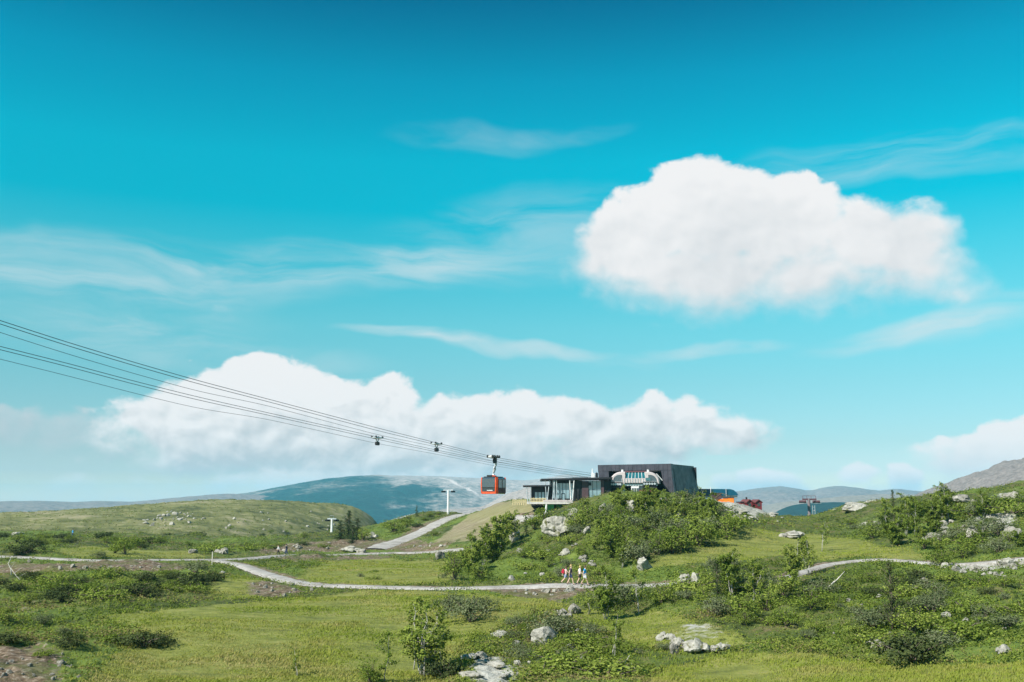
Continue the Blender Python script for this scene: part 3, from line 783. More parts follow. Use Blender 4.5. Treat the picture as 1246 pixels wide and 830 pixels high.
# ------------------------------------------------------------------ top station hall: dark tilted box with an open front
def build_hall():
    p0 = W(819, 609, 197); gz = CZ + 0.35
    ang = R(-25)                                            # the front runs away to the left of its near corner
    t = thing('station_hall', 'large charcoal clad hall with open portal on top of the green knoll', 'station building', (p0.x, p0.y, gz - 1.2), ang + R(0))
    # local: -x along the front to the left, +y to the back
    Wd, Dp, H = 14.6, 14.0, 8.15
    lean = 0.55
    def X(x, z): return x - lean * z / H                    # walls lean to the left going up
    # portal frame of the front: two legs, head beam
    leg = MB().hexa([(-1.25, 0, 0), (0.62, 0, 0), (0.62, 1.4, 0), (-1.25, 1.4, 0)], [(X(-1.75, H), 0, H - 1.25), (X(0.36, H), 0, H - 1.25), (X(0.36, H), 1.4, H - 1.25), (X(-1.75, H), 1.4, H - 1.25)])
    part(leg, 'portal_leg', MT['hall'], t)
    leg = MB().hexa([(-Wd - .1, 0, 0), (-Wd + 1.7, 0, 0), (-Wd + 1.7, 1.4, 0), (-Wd - .1, 1.4, 0)], [(X(-Wd - .3, H), 0, H - 1.25), (X(-Wd + 1.9, H), 0, H - 1.25), (X(-Wd + 1.9, H), 1.4, H - 1.25), (X(-Wd - .3, H), 1.4, H - 1.25)])
    part(leg, 'portal_leg', MT['hall'], t)
    part(MB().hexa([(X(-Wd - .3, H), -0.05, H - 1.25), (X(0.36, H), -0.05, H - 1.25), (X(0.36, H), 1.45, H - 1.25), (X(-Wd - .3, H), 1.45, H - 1.25)],
                   [(X(-Wd - .35, H), -0.05, H - 0.02), (X(0.30, H), -0.05, H + 0.03), (X(0.30, H), 1.45, H + 0.03), (X(-Wd - .35, H), 1.45, H - 0.02)]), 'portal_beam', MT['hall'], t)
    # side walls, back, roof, floor
    part(MB().hexa([(0.55, 1.40, 0), (0.75, 1.40, 0), (2.1, Dp, 0), (1.9, Dp, 0)], [(X(0.05, H), 1.45, H - .02), (X(0.25, H), 1.45, H - .02), (X(1.15, H), Dp, H - .05), (X(0.95, H), Dp, H - .05)]), 'side_wall', MT['hallshaded'], t)
    part(MB().hexa([(-Wd - .05, 1.40, 0), (-Wd + .15, 1.40, 0), (-Wd + .15, Dp, 0), (-Wd - .05, Dp, 0)], [(X(-Wd - .25, H), 1.45, H - .02), (X(-Wd - .05, H), 1.45, H - .02), (X(-Wd - .05, H), Dp, H - .05), (X(-Wd - .25, H), Dp, H - .05)]), 'side_wall', MT['hallshaded'], t)
    part(MB().box(-Wd + .1, 1.2, Dp - .2, Dp - .02, 0, H - .3), 'back_wall', MT['dark'], t)
    part(MB().box(X(-Wd - .2, H), X(0.1, H), 1.46, Dp - .03, H - .35, H - .06), 'roof', MT['roofm'], t)
    part(MB().box(-Wd + .2, 0.5, 0.1, Dp - .25, 0.9, 1.1), 'floor', MT['concrete'], t)
    # lamp bar and rails under the portal
    part(MB().tube([(-Wd + 2, 0.7, H - 1.32), (-2, 0.7, H - 1.32)], 0.07), 'lighting_rail', MT['steel'], t)
    return t
build_hall()

# ------------------------------------------------------------------ drive terminal in the portal
def arch(mb, x0, x1, z0, z1, y0, y1, k=2.6, n=20, crop=None):
    """shell with a super-elliptic back, extruded in depth"""
    P = []
    for i in range(n + 1):
        a = math.pi * i / n
        c, s = math.cos(a), math.sin(a)
        P.append(((x0 + x1) / 2 - (x1 - x0) / 2 * math.copysign(abs(c) ** (2 / k), c), z0 + (z1 - z0) * abs(s) ** (2 / k)))
    return mb.prism(P, 'y', y0, y1)
def build_terminal():
    Y = 196.0; o = W(773, 604, Y); s = Y / FPX * 0.99
    t = thing('lift_terminal', 'silver white ropeway terminal with rounded ends and blue glazed top inside the portal', 'ropeway terminal', (o.x, o.y, o.z), R(-9))
    x = lambda p: (p - 773) * s; z = lambda p: (604 - p) * s
    # rounded end fairings: quarter domes falling away from the canopy
    def dome(xc, xo, xi, zt, zb, name, lab):
        P = [(xc + (xo - xc) * math.cos(a), zb + (zt - zb) * math.sin(a) ** 0.85) for a in np.linspace(0, math.pi / 2, 10)] + [(xi, zt), (xi, zb)]
        def sc(k, y): return [(xi + (px - xi) * k, y, zb + (pz - zb) * k) for px, pz in P]
        rings = [sc(.93, -1.45), sc(1.0, -1.15), sc(1.03, -.2), sc(1.0, 4.4)]
        n = len(P); mb = MB()
        mb.add([v for r in rings for v in r], [tuple(range(n)), tuple(range(4 * n - 1, 3 * n - 1, -1))] + [(r * n + i, r * n + (i + 1) % n, (r + 1) * n + (i + 1) % n, (r + 1) * n + i) for r in range(3) for i in range(n)])
        d = part(mb, name, MT['cream'], t, lab)
        Q = [(xi + (xo - xi) * .22 + (px - xi) * .56, zb + (zt - zb) * .20 + (pz - zb) * .55) for px, pz in P]
        part(MB().prism(Q, 'y', -1.56, -1.47), 'side_window', MT['smoke'], d)
        return d
    dome(x(757.5), x(743), x(761.5), z(574.6), z(589), 'end_fairing', 'rounded fairing at the left end')
    dome(x(789), x(803), x(785.5), z(574.8), z(589), 'end_fairing', 'rounded fairing at the right end')
    part(MB().rbox(x(752), x(796), -1.5, 4.4, z(588.5), z(582.5), 0.12), 'fairing', MT['cream'], t)
    gl = MB().hexa([(x(761), -1.25, z(582.4)), (x(786), -1.25, z(582.4)), (x(786), 3.5, z(582.4)), (x(761), 3.5, z(582.4))],
                   [(x(762.5), -0.6, z(575)), (x(785), -0.6, z(575)), (x(785), 3.0, z(575)), (x(762.5), 3.0, z(575))])
    top = part(gl, 'glazed_canopy', MT['teal'], t)
    for i in range(7):
        q0, q1 = 761 + i * 25 / 6, 762.5 + i * 22.5 / 6
        part(MB().tube([(x(q0), -1.28, z(582.4)), (x(q1), -0.63, z(575))], 0.05, 4), 'glazing_bar', MT['white'], top)
    part(MB().box(x(761.5), x(786), -0.75, 3.2, z(575), z(573.6)), 'canopy_ridge', MT['redpaint'], t)
    part(MB().box(x(752), x(800), -1.1, 4.0, z(591.5), z(589.2)), 'rope_deck', MT['steel'], t)
    for k in range(9):
        c = 757.5 + k * 3.2
        part(MB().box(x(c) - .05, x(c) + .05, -1.62, -1.52, z(588.3), z(582.8)), 'fairing_joint', MT['steel'], t)
    part(MB().box(x(744), x(758), -1.9, -1.4, z(594), z(592.6)), 'catwalk', MT['black'], t)
    part(MB().box(x(782), x(799), -1.9, -1.4, z(594), z(592.6)), 'catwalk', MT['black'], t)
    for (a, b, zt) in ((743.5, 757, 586), (783, 798.5, 585.5)):
        blk = part(MB().rbox(x(a), x(b), -1.75, 1.5, z(zt + 6.5), z(zt + 1.2), 0.08), 'sheave_train', MT['black'], t)
        for i in range(5):
            c = a + (b - a) * (i + .5) / 5
            part(MB().tube([(x(c), -1.98, z(zt + 3.6)), (x(c), -1.72, z(zt + 3.6))], 0.22, 12), 'sheave', MT['steel'], blk)
        part(MB().box(x(a) - .1, x(b) + .1, -2.0, -1.6, z(zt + 0.9), z(zt + 0.5)), 'handrail', MT['steel'], blk)
    part(MB().box(x(786), x(792), -1.9, -1.55, z(585.3), z(582)), 'control_screen', MT['teal'], t)
    for a in (758, 780):
        part(MB().rbox(x(a) - .4, x(a) + .4, 0, 1.2, z(612), z(591.4), 0.05), 'support_leg', MT['steel'], t)
    cb = part(MB().rbox(x(768.5), x(778), -1.3, 0.8, z(612), z(592), 0.06), 'control_cabin', MT['white'], t)
    for i in range(3):
        part(MB().box(x(769.3 + i * 2.9), x(771.6 + i * 2.9), -1.35, -1.25, z(600), z(594.2)), 'cabin_window', MT['smoke'], cb)
    part(MB().rbox(x(778.3), x(794), -1.6, 0.6, z(612), z(596), 0.08), 'loading_guard', MT['brown'], t)
    part(MB().tube([(x(799), -1.0, z(577)), (x(806), -0.8, z(585))], 0.09), 'brace', MT['white'], t)
    part(MB().tube([(x(758), .2, z(574.5)), (x(758), .2, z(571.8))], [0.25, 0.2], 8), 'beacon', MT['white'], t)
    part(MB().tube([(x(789), .2, z(574.5)), (x(789), .2, z(572))], [0.25, 0.2], 8), 'beacon', MT['white'], t)
build_terminal()

# ------------------------------------------------------------------ low annexe with flat roofs and deck
def build_annexe():
    Y = 193.0; o = W(700, 610, Y); s = (W(701, 610, Y) - o).x
    t = thing('station_annexe', 'low dark building with thin flat roofs and tall windows left of the hall', 'station building', (o.x, o.y, o.z))
    x = lambda p: (p - 700) * s; z = lambda p: (610 - p) * s
    rf = part(MB().hexa([(x(659), -1.4, z(585.2)), (x(744.5), -1.4, z(583.2)), (x(744.5), 8.5, z(583.2)), (x(659), 8.5, z(585.2))],
                   [(x(658.5), -1.5, z(583)), (x(745), -1.5, z(581)), (x(745), 8.6, z(581)), (x(658.5), 8.6, z(583))]), 'roof', MT['roofm'], t)
    part(MB().box(x(671), x(742), 0.25, 7.5, z(618), z(585.4)), 'core_wall', MT['black'], t)
    part(MB().box(x(697.6), x(708.2), -0.1, 0.24, z(618), z(585.2)), 'dark_wall', MT['black'], t)
    part(MB().box(x(708.4), x(716), -0.22, 0.24, z(616), z(586.0)), 'timber_panel', MT['wood'], t)
    part(MB().box(x(731.8), x(735), -0.22, 0.24, z(616), z(584.6)), 'timber_panel', MT['wood'], t)
    part(MB().box(x(735.2), x(744), 0.3, 2.0, z(616), z(584.4)), 'dark_wall', MT['black'], t)
    # tall glazing with single panes
    def glazing(a, b, zt, zb, nx, rows, name):
        fr = part(MB().box(x(a), x(b), 0.10, 0.22, z(zb), z(zt)), name, MT['black'], t)
        zs = [zb + (zt - zb) * r for r in rows]
        for i in range(nx):
            for lo, hi in zip(zs[:-1], zs[1:]):
                w = (b - a) / nx
                part(MB().box(x(a + i * w + .3), x(a + (i + 1) * w - .3), 0.02, 0.09, z(lo - .35), z(hi + .35)), 'pane', MT['glass'], fr)
        return fr
    glazing(672, 697.3, 588, 607, 6, (0, 1), 'window_wall')
    glazing(716.3, 731.6, 585.2, 608.5, 3, (0, 0.52, 1), 'window_wall')
    door = part(MB().box(x(683), x(687.5), -0.06, 0.0, z(609), z(600.5)), 'door', MT['black'], t)
    part(MB().box(x(683.6), x(687), -0.10, -0.065, z(608.2), z(601.5)), 'door_pane', MT['glass'], door)
    sign = part(MB().box(x(716.5), x(719.6), -0.6, -0.45, z(591.2), z(587.2)), 'wall_lamp', MT['black'], t)
    # lower wing
    part(MB().hexa([(x(637), -1.2, z(592.6)), (x(671), -1.2, z(592.2)), (x(671), 6, z(592.2)), (x(637), 6, z(592.6))],
                   [(x(636.5), -1.3, z(590.9)), (x(671), -1.3, z(590.5)), (x(671), 6.1, z(590.5)), (x(636.5), 6.1, z(590.9))]), 'roof', MT['roofm'], t, 'lower flat roof over the wing')
    part(MB().box(x(647), x(670.5), 0.6, 5.5, z(616), z(592.7)), 'wing_wall', MT['black'], t)
    fr = part(MB().box(x(650.5), x(668), 0.45, 0.58, z(608), z(598.3)), 'window_frame', MT['black'], t)
    for i in range(4):
        part(MB().box(x(651 + i * 4.2), x(654.2 + i * 4.2), 0.36, 0.44, z(607.4), z(599)), 'pane', MT['glass'], fr)
    for (a, b) in ((640.5, 642.5), (645.5, 644.5)):
        part(MB().tube([(x(b), -1.0, z(613)), (x(a), -1.0, z(592.6))], 0.10, 6), 'post', MT['steel'], t)
    for (a, b) in ((663.3, 664.6), (668.5, 665.8), (675, 672), (673, 675.5), (677, 677.5)):
        part(MB().tube([(x(b), -1.1, z(609)), (x(a), -1.1, z(585.1))], 0.085, 6), 'post', MT['steel'], t)
    for (a, b) in ((693, 694.5), (698.3, 695.5)):
        part(MB().tube([(x(b), -1.2, z(617)), (x(a), -1.2, z(585))], 0.11, 6), 'post', MT['white'], t)
    # deck in front with its edge beam and legs
    dk = part(MB().box(x(641), x(696), -4.2, 0.05, z(613.2), z(610.8)), 'deck', MT['concrete'], t)
    part(MB().box(x(660), x(695), -4.24, -4.1, z(610.75), z(608.4)), 'edge_beam', MT['cream'], dk)
    part(MB().box(x(662), x(696), -1.2, -0.9, z(630), z(613.3)), 'deck_back_wall', MT['dark'], t)
    for (a, b) in ((664.5, 662.8), (695.2, 692.5)):
        part(MB().tube([(x(b), -4.0, z(628)), (x(a), -4.0, z(608.3))], [0.20, 0.17], 6), 'deck_leg', MT['white'], dk)
    # rooftop plant
    part(MB().rbox(x(721), x(725.4), 2.0, 3.0, z(582), z(575.6), 0.05), 'roof_vent', MT['white'], rf)
    part(MB().tube([(x(722.5), 2.4, z(576)), (x(722.5), 2.4, z(570))], [0.16, 0.09], 8), 'roof_vent', MT['white'], rf)
    part(MB().rbox(x(726.3), x(729), 1.6, 2.6, z(582), z(574), 0.2), 'roof_sensor', MT['black'], rf)
    part(MB().box(x(698), x(717), 3.0, 5.0, z(582), z(580.6)), 'skylight', MT['smoke'], rf)
    return o, s
AN_O, AN_S = build_annexe()

def fence_run(px0, px1, pyb, pyt, Y, label, n):
    a, b = W(px0, pyb, Y), W(px1, pyb, Y)
    t = thing('wooden_fence', label, 'fence', a)
    L = b.x - a.x; H = W(px0, pyt, Y).z - a.z
    for i in range(n + 1):
        xx = L * i / n
        part(MB().box(xx - .06, xx + .06, -.06, .06, -.35, H * (1 + .06 * math.sin(i * 2.1))), 'post', MT['pale'], t)
    for k in range(3):
        z0 = H * (0.22 + 0.30 * k)
        part(MB().box(-.1, L + .1, -.105, -.065, z0, z0 + H * .15), 'rail', MT['pale'], t)
fence_run(646, 664, 612, 606, 189.0, 'pale board fence along the deck beside the flat roofed wing', 5)
fence_run(624, 640, 612.5, 608, 191.5, 'low pale board fence at the top of the tan bank', 6)

def green_bin(px, py, Y, label):
    o = W(px, py, Y)
    t = thing('waste_container', label, 'waste container', o, 0.0, 'green containers under the deck')
    part(MB().hexa([(-.75, -.55, .18), (.75, -.55, .18), (.75, .55, .18), (-.75, .55, .18)], [(-.92, -.62, 1.35), (.92, -.62, 1.35), (.92, .62, 1.35), (-.92, .62, 1.35)]), 'body', MT['green'], t)
    lid = MB(); P = [(-.98, 1.36), (.98, 1.36), (.98, 1.5)] + [(.95 * math.cos(a), 1.5 + .42 * math.sin(a)) for a in np.linspace(0, math.pi, 9)] + [(-.98, 1.5)]
    part(lid.prism(P, 'y', -.66, .66), 'lid', MT['green'], t)
    for sx in (-.6, .6):
        for sy in (-.4, .4):
            part(MB().tube([(sx, sy - .05, .12), (sx, sy + .05, .12)], 0.12, 10), 'wheel', MT['rubber'], t)
    for k in (-.4, 0, .4): part(MB().box(k - .04, k + .04, -.66, -.585, .3, 1.2), 'rib', MT['green'], t)
green_bin(668.0, 624.6, 190.5, 'green wheeled waste container under the deck, nearer the slanted deck leg')
green_bin(682.0, 623.2, 191.5, 'green wheeled waste container under the deck, nearer the pale rock slope')

# ------------------------------------------------------------------ blue roofed chairlift station, orange hut, red cabins
def build_right_side():
    Y = 214.0; o = W(872, 608, Y); s = (W(873, 608, Y) - o).x
    x = lambda p: (p - 872) * s; z = lambda p: (608 - p) * s
    t = thing('chairlift_station', 'chairlift station with long rounded petrol blue canopy behind the orange hut', 'chairlift station', o)
    P = [(x(847), z(603.2)), (x(847), z(595.2)), (x(886), z(595.4)), (x(890.5), z(596.6)), (x(894), z(599.4)), (x(896), z(603.0))]
    part(MB().prism(P, 'y', -2, 3), 'canopy', MT['blueroof'], t)
    part(MB().rbox(x(850), x(895.5), -1.7, 2.7, z(606), z(603.3), .08), 'lower_shell', MT['white'], t)
    for a in (856, 884): part(MB().rbox(x(a) - .4, x(a) + .4, 0, 1, z(626), z(605.8), .06), 'support_leg', MT['steel'], t)
    part(MB().tube([(x(862.5), -2.3, z(606)), (x(862.5), -2.3, z(592.5))], .07), 'mast', MT['white'], t)
    part(MB().tube([(x(881), -2.3, z(604)), (x(881), -2.3, z(594.5))], .05), 'mast', MT['white'], t)
    part(MB().box(x(864), x(874), -3.2, -2.2, z(608), z(600)), 'machine_housing', MT['wood'], t)
    Y = 199.0; o = W(882, 615.2, Y); s = (W(883, 615.2, Y) - o).x
    x = lambda p: (p - 882) * s; z = lambda p: (615.2 - p) * s
    t = thing('orange_hut', 'small bright orange boarded hut on the pale rock slope', 'hut', o, R(-14))
    part(MB().box(x(880.2), x(893), -1.0, 2.2, -1.2, z(605.8)), 'wall', MT['hutorange'], t)
    part(MB().box(x(872), x(880.1), -0.7, 2.0, -1.2, z(607.4)), 'wall', MT['hutorange'], t)
    rf = part(MB().prism([(x(870.5), z(606.6)), (x(879), z(600.8)), (x(889), z(604.4)), (x(889), z(604.0)), (x(879), z(600.2)), (x(870.2), z(606.0))][::-1], 'y', -1.3, 2.6), 'roof', MT['sod'], t)
    part(MB().box(x(880.2), x(893.4), -1.15, 2.35, z(605.7), z(604.9)), 'roof_edge', MT['roofm'], t)
    part(MB().box(x(880.8), x(885.6), -1.06, -1.0, z(606.6), z(605.9) + .25), 'window', MT['smoke'], t)
    part(MB().box(x(871), x(894), -0.9, 2.4, -1.25, -0.02), 'plinth', MT['concrete'], t)
    part(MB().box(x(869.5), x(871.6), -0.6, -0.1, -.4, z(608)), 'sign_board', MT['white'], t)
    def cabin(px0, px1, pyb, pye, pyr, Y, label, rot, chimney=False):
        o = W((px0 + px1) / 2, pyb, Y); s = (W(101, pyb, Y) - W(100, pyb, Y)).x
        w = (px1 - px0) * s / 2; e = (pyb - pye) * s; r = (pyb - pyr) * s
        t = thing('red_cabin', label, 'cabin', o, rot, 'red cabins beyond the rock slope')
        part(MB().prism([(-w, -1.5), (w, -1.5), (w, e), (0, r), (-w, e)], 'y', -1.4, 3.2), 'wall', MT['red'], t)
        rf = part(MB().add([(-w - .2, -1.7, e - .1), (0, -1.7, r + .04), (w + .2, -1.7, e - .1), (-w - .2, 3.5, e - .1), (0, 3.5, r + .04), (w + .2, 3.5, e - .1),
                       (-w - .2, -1.7, e + .06), (0, -1.7, r + .2), (w + .2, -1.7, e + .06), (-w - .2, 3.5, e + .06), (0, 3.5, r + .2), (w + .2, 3.5, e + .06)],
                      [(0, 1, 4, 3), (1, 2, 5, 4), (6, 9, 10, 7), (7, 10, 11, 8), (0, 6, 7, 1), (1, 7, 8, 2), (3, 4, 10, 9), (4, 5, 11, 10), (0, 3, 9, 6), (2, 8, 11, 5)]), 'roof', MT['brown'], t)
        part(MB().box(-.32, .32, -1.46, -1.41, e * .35, e * .85), 'window', MT['smoke'], t)
        if chimney: part(MB().box(-.16, .16, .6, .95, e, r + .7), 'chimney', MT['black'], rf)
    cabin(906.5, 913.5, 618.2, 611.6, 608.6, 243, 'red gabled cabin beyond the rock slope, the one with the chimney', R(6), True)
    cabin(917.6, 925, 618.4, 611.6, 608.8, 243, 'red gabled cabin beyond the rock slope, farther from the orange hut', R(4))
    o = W(903, 618, 244)
    t = thing('red_shed', 'low flat red shed beside the red gabled cabins', 'shed', o, R(6))
    part(MB().box(-.75, .65, -1.0, 2, -1.5, 1.35), 'wall', MT['red'], t); part(MB().box(-.85, .75, -1.15, 2.1, 1.36, 1.5), 'roof', MT['roofm'], t); part(MB().box(-.2, .25, -1.06, -1.01, .4, 1.0), 'window', MT['smoke'], t)
    o = W(915.6, 618, 244.5)
    t = thing('red_shed', 'narrow brownish link shed between the two red gabled cabins', 'shed', o, R(6))
    part(MB().box(-.5, .5, -.8, 2, -1.5, 1.15), 'wall', MT['brown'], t); part(MB().box(-.58, .58, -.95, 2.1, 1.16, 1.3), 'roof', MT['sod'], t)
build_right_side()

# ------------------------------------------------------------------ lift towers
def tee_tower(px, py_top, Y, label, rad, arm, lean=0.0):
    top = W(px, py_top, Y); bz = float(hgt(top.x, top.y)[0]) - .5
    H = top.z - bz
    t = thing('lift_tower', label, 'lift tower', (top.x, top.y, bz), R(-20), 'slim lift towers on the ski slope')
    part(MB().tube([(lean * H, 0, 0), (0, 0, H)], [rad * 1.25, rad], 10), 'pole', MT['white'], t, smooth=False)
    part(MB().box(-arm, arm, -.14, .14, H - .1, H + .16), 'crossarm', MT['steel'], t)
    for sx in (-1, 1):
        sh = part(MB().rbox(sx * arm - .18, sx * arm + .18, -1.0, 1.0, H - .38, H - .12, .05), 'sheave_assembly', MT['black'], t)
        for k in (-.75, -.25, .25, .75):
            part(MB().tube([(sx * arm - .26, k, H - .42), (sx * arm + .26, k, H - .42)], .17, 8), 'sheave', MT['rubber'], sh)
    part(MB().box(-.5, .5, -.5, .5, -.5, .35), 'footing', MT['concrete'], t)
    part(MB().tube([(-arm * .5, 0, H + .16), (-arm * .5, 0, H + .8), (arm * .4, 0, H + .8), (arm * .4, 0, H + .16)], .04, 4), 'lifting_frame', MT['steel'], t)
tee_tower(404, 631.5, 250, 'slim white T shaped lift tower beside the dark spruces', .26, 1.25)
tee_tower(545.5, 596.5, 262, 'slim white T shaped lift tower at the top of the wide gravel track', .26, 1.35)
def cross_tower():
    top = W(984, 606.5, 300); bz = float(hgt(top.x, top.y)[0]) - .5; H = top.z - bz
    t = thing('chairlift_tower', 'dull red chairlift tower with crossarm in front of the dark slope', 'lift tower', (top.x, top.y, bz), R(12))
    part(MB().tube([(0, 0, 0), (0, 0, H)], [.55, .40], 12), 'pole', MT['darksteel'], t)
    part(MB().box(-2.0, 2.4, -.2, .2, H - .5, H - .05), 'crossarm', MT['redpaint'], t)
    for sx in (-2.0, 2.4):
        sh = part(MB().rbox(sx - .2, sx + .2, -1.9, 1.9, H - 1.1, H - .6, .06), 'sheave_assembly', MT['redpaint'], t)
        for k in (-1.5, -.9, -.3, .3, .9, 1.5): part(MB().tube([(sx - .3, k, H - 1.15), (sx + .3, k, H - 1.15)], .24, 8), 'sheave', MT['rubber'], sh)
        part(MB().box(sx - .6, sx + .6, -1.9, 1.9, H - 1.5, H - 1.42), 'catwalk', MT['steel'], t)
    for sx in (-1.9, -.6, .8, 2.3): part(MB().tube([(sx, 0, H - .05), (sx, 0, H + .75)], .06, 5), 'upright', MT['redpaint'], t)
    part(MB().box(-1.9, 2.3, -.05, .05, H + .7, H + .8), 'lifting_beam', MT['redpaint'], t)
    o = W(990, 615, 298)
    t = thing('tower_ladder', 'pale service ladder frame standing beside the dull red lift tower', 'ladder', (o.x, o.y, bz), R(12))
    h2 = o.z - bz
    for sx in (-.45, .45): part(MB().tube([(sx, 0, 0), (sx * .8, 0, h2)], .09, 5), 'rail', MT['steel'], t)
    for k in range(14):
        zz = h2 * (k + .5) / 14; part(MB().tube([(-.42, 0, zz), (.42, 0, zz)], .05, 4), 'rung', MT['steel'], t)
cross_tower()

# ------------------------------------------------------------------ ropes of the gondola
CD = Vector((0.42, 0.907, 0)).normalized(); CP = Vector((-CD.y, CD.x, 0))
GO = W(600, 610, 165.0); GO.z = 0
def on_line(px, py, off):
    """point of the vertical rope plane (shifted sideways by off) seen at a photo pixel"""
    d = ray(px, py); q = GO + CP * off
    # q + CD*t = d*s in plan
    A = np.array([[CD.x, -d.x], [CD.y, -d.y]]); t, s = np.linalg.solve(A, [-q.x, -q.y])
    return Vector((d.x * s, d.y * s, CZ + d.z * s)), t
def rope(name, off, ctl, rad, label, group):
    P = sorted([(lambda r: (r[1], r[0]))(on_line(px, py, off)) for px, py in ctl], key=lambda q: q[0])
    ts = np.array([p[0] for p in P]); zs = np.array([p[1].z for p in P])
    # quadratic through neighbouring samples keeps the sag smooth
    tt = np.linspace(ts[0], ts[-1], 90); zz = np.interp(tt, ts, zs)
    for _ in range(3): zz[1:-1] = (zz[:-2] + 2 * zz[1:-1] + zz[2:]) / 4
    pts = [GO + CP * off + CD * t + Vector((0, 0, z)) for t, z in zip(tt, zz)]
    pts.insert(0, pts[0] - CD * 60 + Vector((0, 0, 60 * (zz[0] - zz[6]) / (tt[6] - tt[0]) * 1.02)))
    o = MB().tube(pts, rad, 6).build(name, MT['rope'], None, True)
    return tag(o, label, 'rope', group)
c1 = lambda d0, d1, d2: [(0, 390 + d0), (80, 416 + d0 * .98), (160, 440.0 + d0 * .95), (240, 463 + d0 * .9), (320, 484 + d1), (390, 502.5 + d1), (460, 521 + d1), (530, 538.6 + d2), (600, 556 + d2), (672, 569 + d2), (750, 580.5 + d2)]
rope('track_rope', -.45, c1(0, 0, 0), .029, 'upper of the paired dark track ropes nearer the viewer', 'gondola ropes')
rope('track_rope', .45, c1(4.2, 3.2, 2.4), .029, 'lower of the paired dark track ropes nearer the viewer', 'gondola ropes')
rope('haul_rope', 0, c1(14.5, 8.2, 5.0), .021, 'thin single haul rope below the nearer pair of track ropes', 'gondola ropes')
c2 = lambda d0, d1, d2: [(0, 421.5 + d0), (80, 441.5 + d0 * .98), (160, 463.0 + d0 * .95), (240, 483 + d0 * .9), (320, 501 + d1), (390, 516.5 + d1), (460, 532 + d1), (530, 547.5 + d2), (600, 561.5 + d2), (672, 573 + d2), (750, 582.5 + d2)]
rope('track_rope', 7.6, c2(0, 0, 0), .029, 'upper of the paired dark track ropes farther from the viewer', 'gondola ropes')
rope('track_rope', 8.5, c2(4, 2.8, 2.2), .029, 'lower of the paired dark track ropes farther from the viewer', 'gondola ropes')
rope('haul_rope', 8, c2(15.5, 8, 5), .021, 'thin single haul rope, lowest of all the ropes', 'gondola ropes')

def rope_carrier(px, py, off, label):
    p, t = on_line(px, py, off)
    t = thing('rope_carrier', label, 'rope carrier', p, math.atan2(CD.y, CD.x), 'rope carriers on the track ropes'); t.scale = (.8, .8, .8)
    part(MB().rbox(-1.25, 1.25, -.55, .55, -.06, .14, .04), 'bridge', MT['steel'], t)
    for sx in (-1.1, 1.1):
        for sy in (-.45, .45): part(MB().tube([(sx, sy - .1, .18), (sx, sy + .1, .18)], .2, 10), 'saddle', MT['black'], t)
    part(MB().tube([(-.7, 0, 0), (0, -.1, -.75)], .09), 'hanger', MT['steel'], t); part(MB().tube([(.7, 0, 0), (0, -.1, -.75)], .09), 'hanger', MT['steel'], t)
    part(MB().rbox(-.5, .5, -.3, .2, -1.35, -.7, .08), 'roller_box', MT['black'], t)
rope_carrier(459, 533, 8.0, 'small dark rope carrier hanging on the farther ropes')
rope_carrier(531, 540.5, 0.0, 'small dark rope carrier hanging on the nearer ropes, beside the gondola')

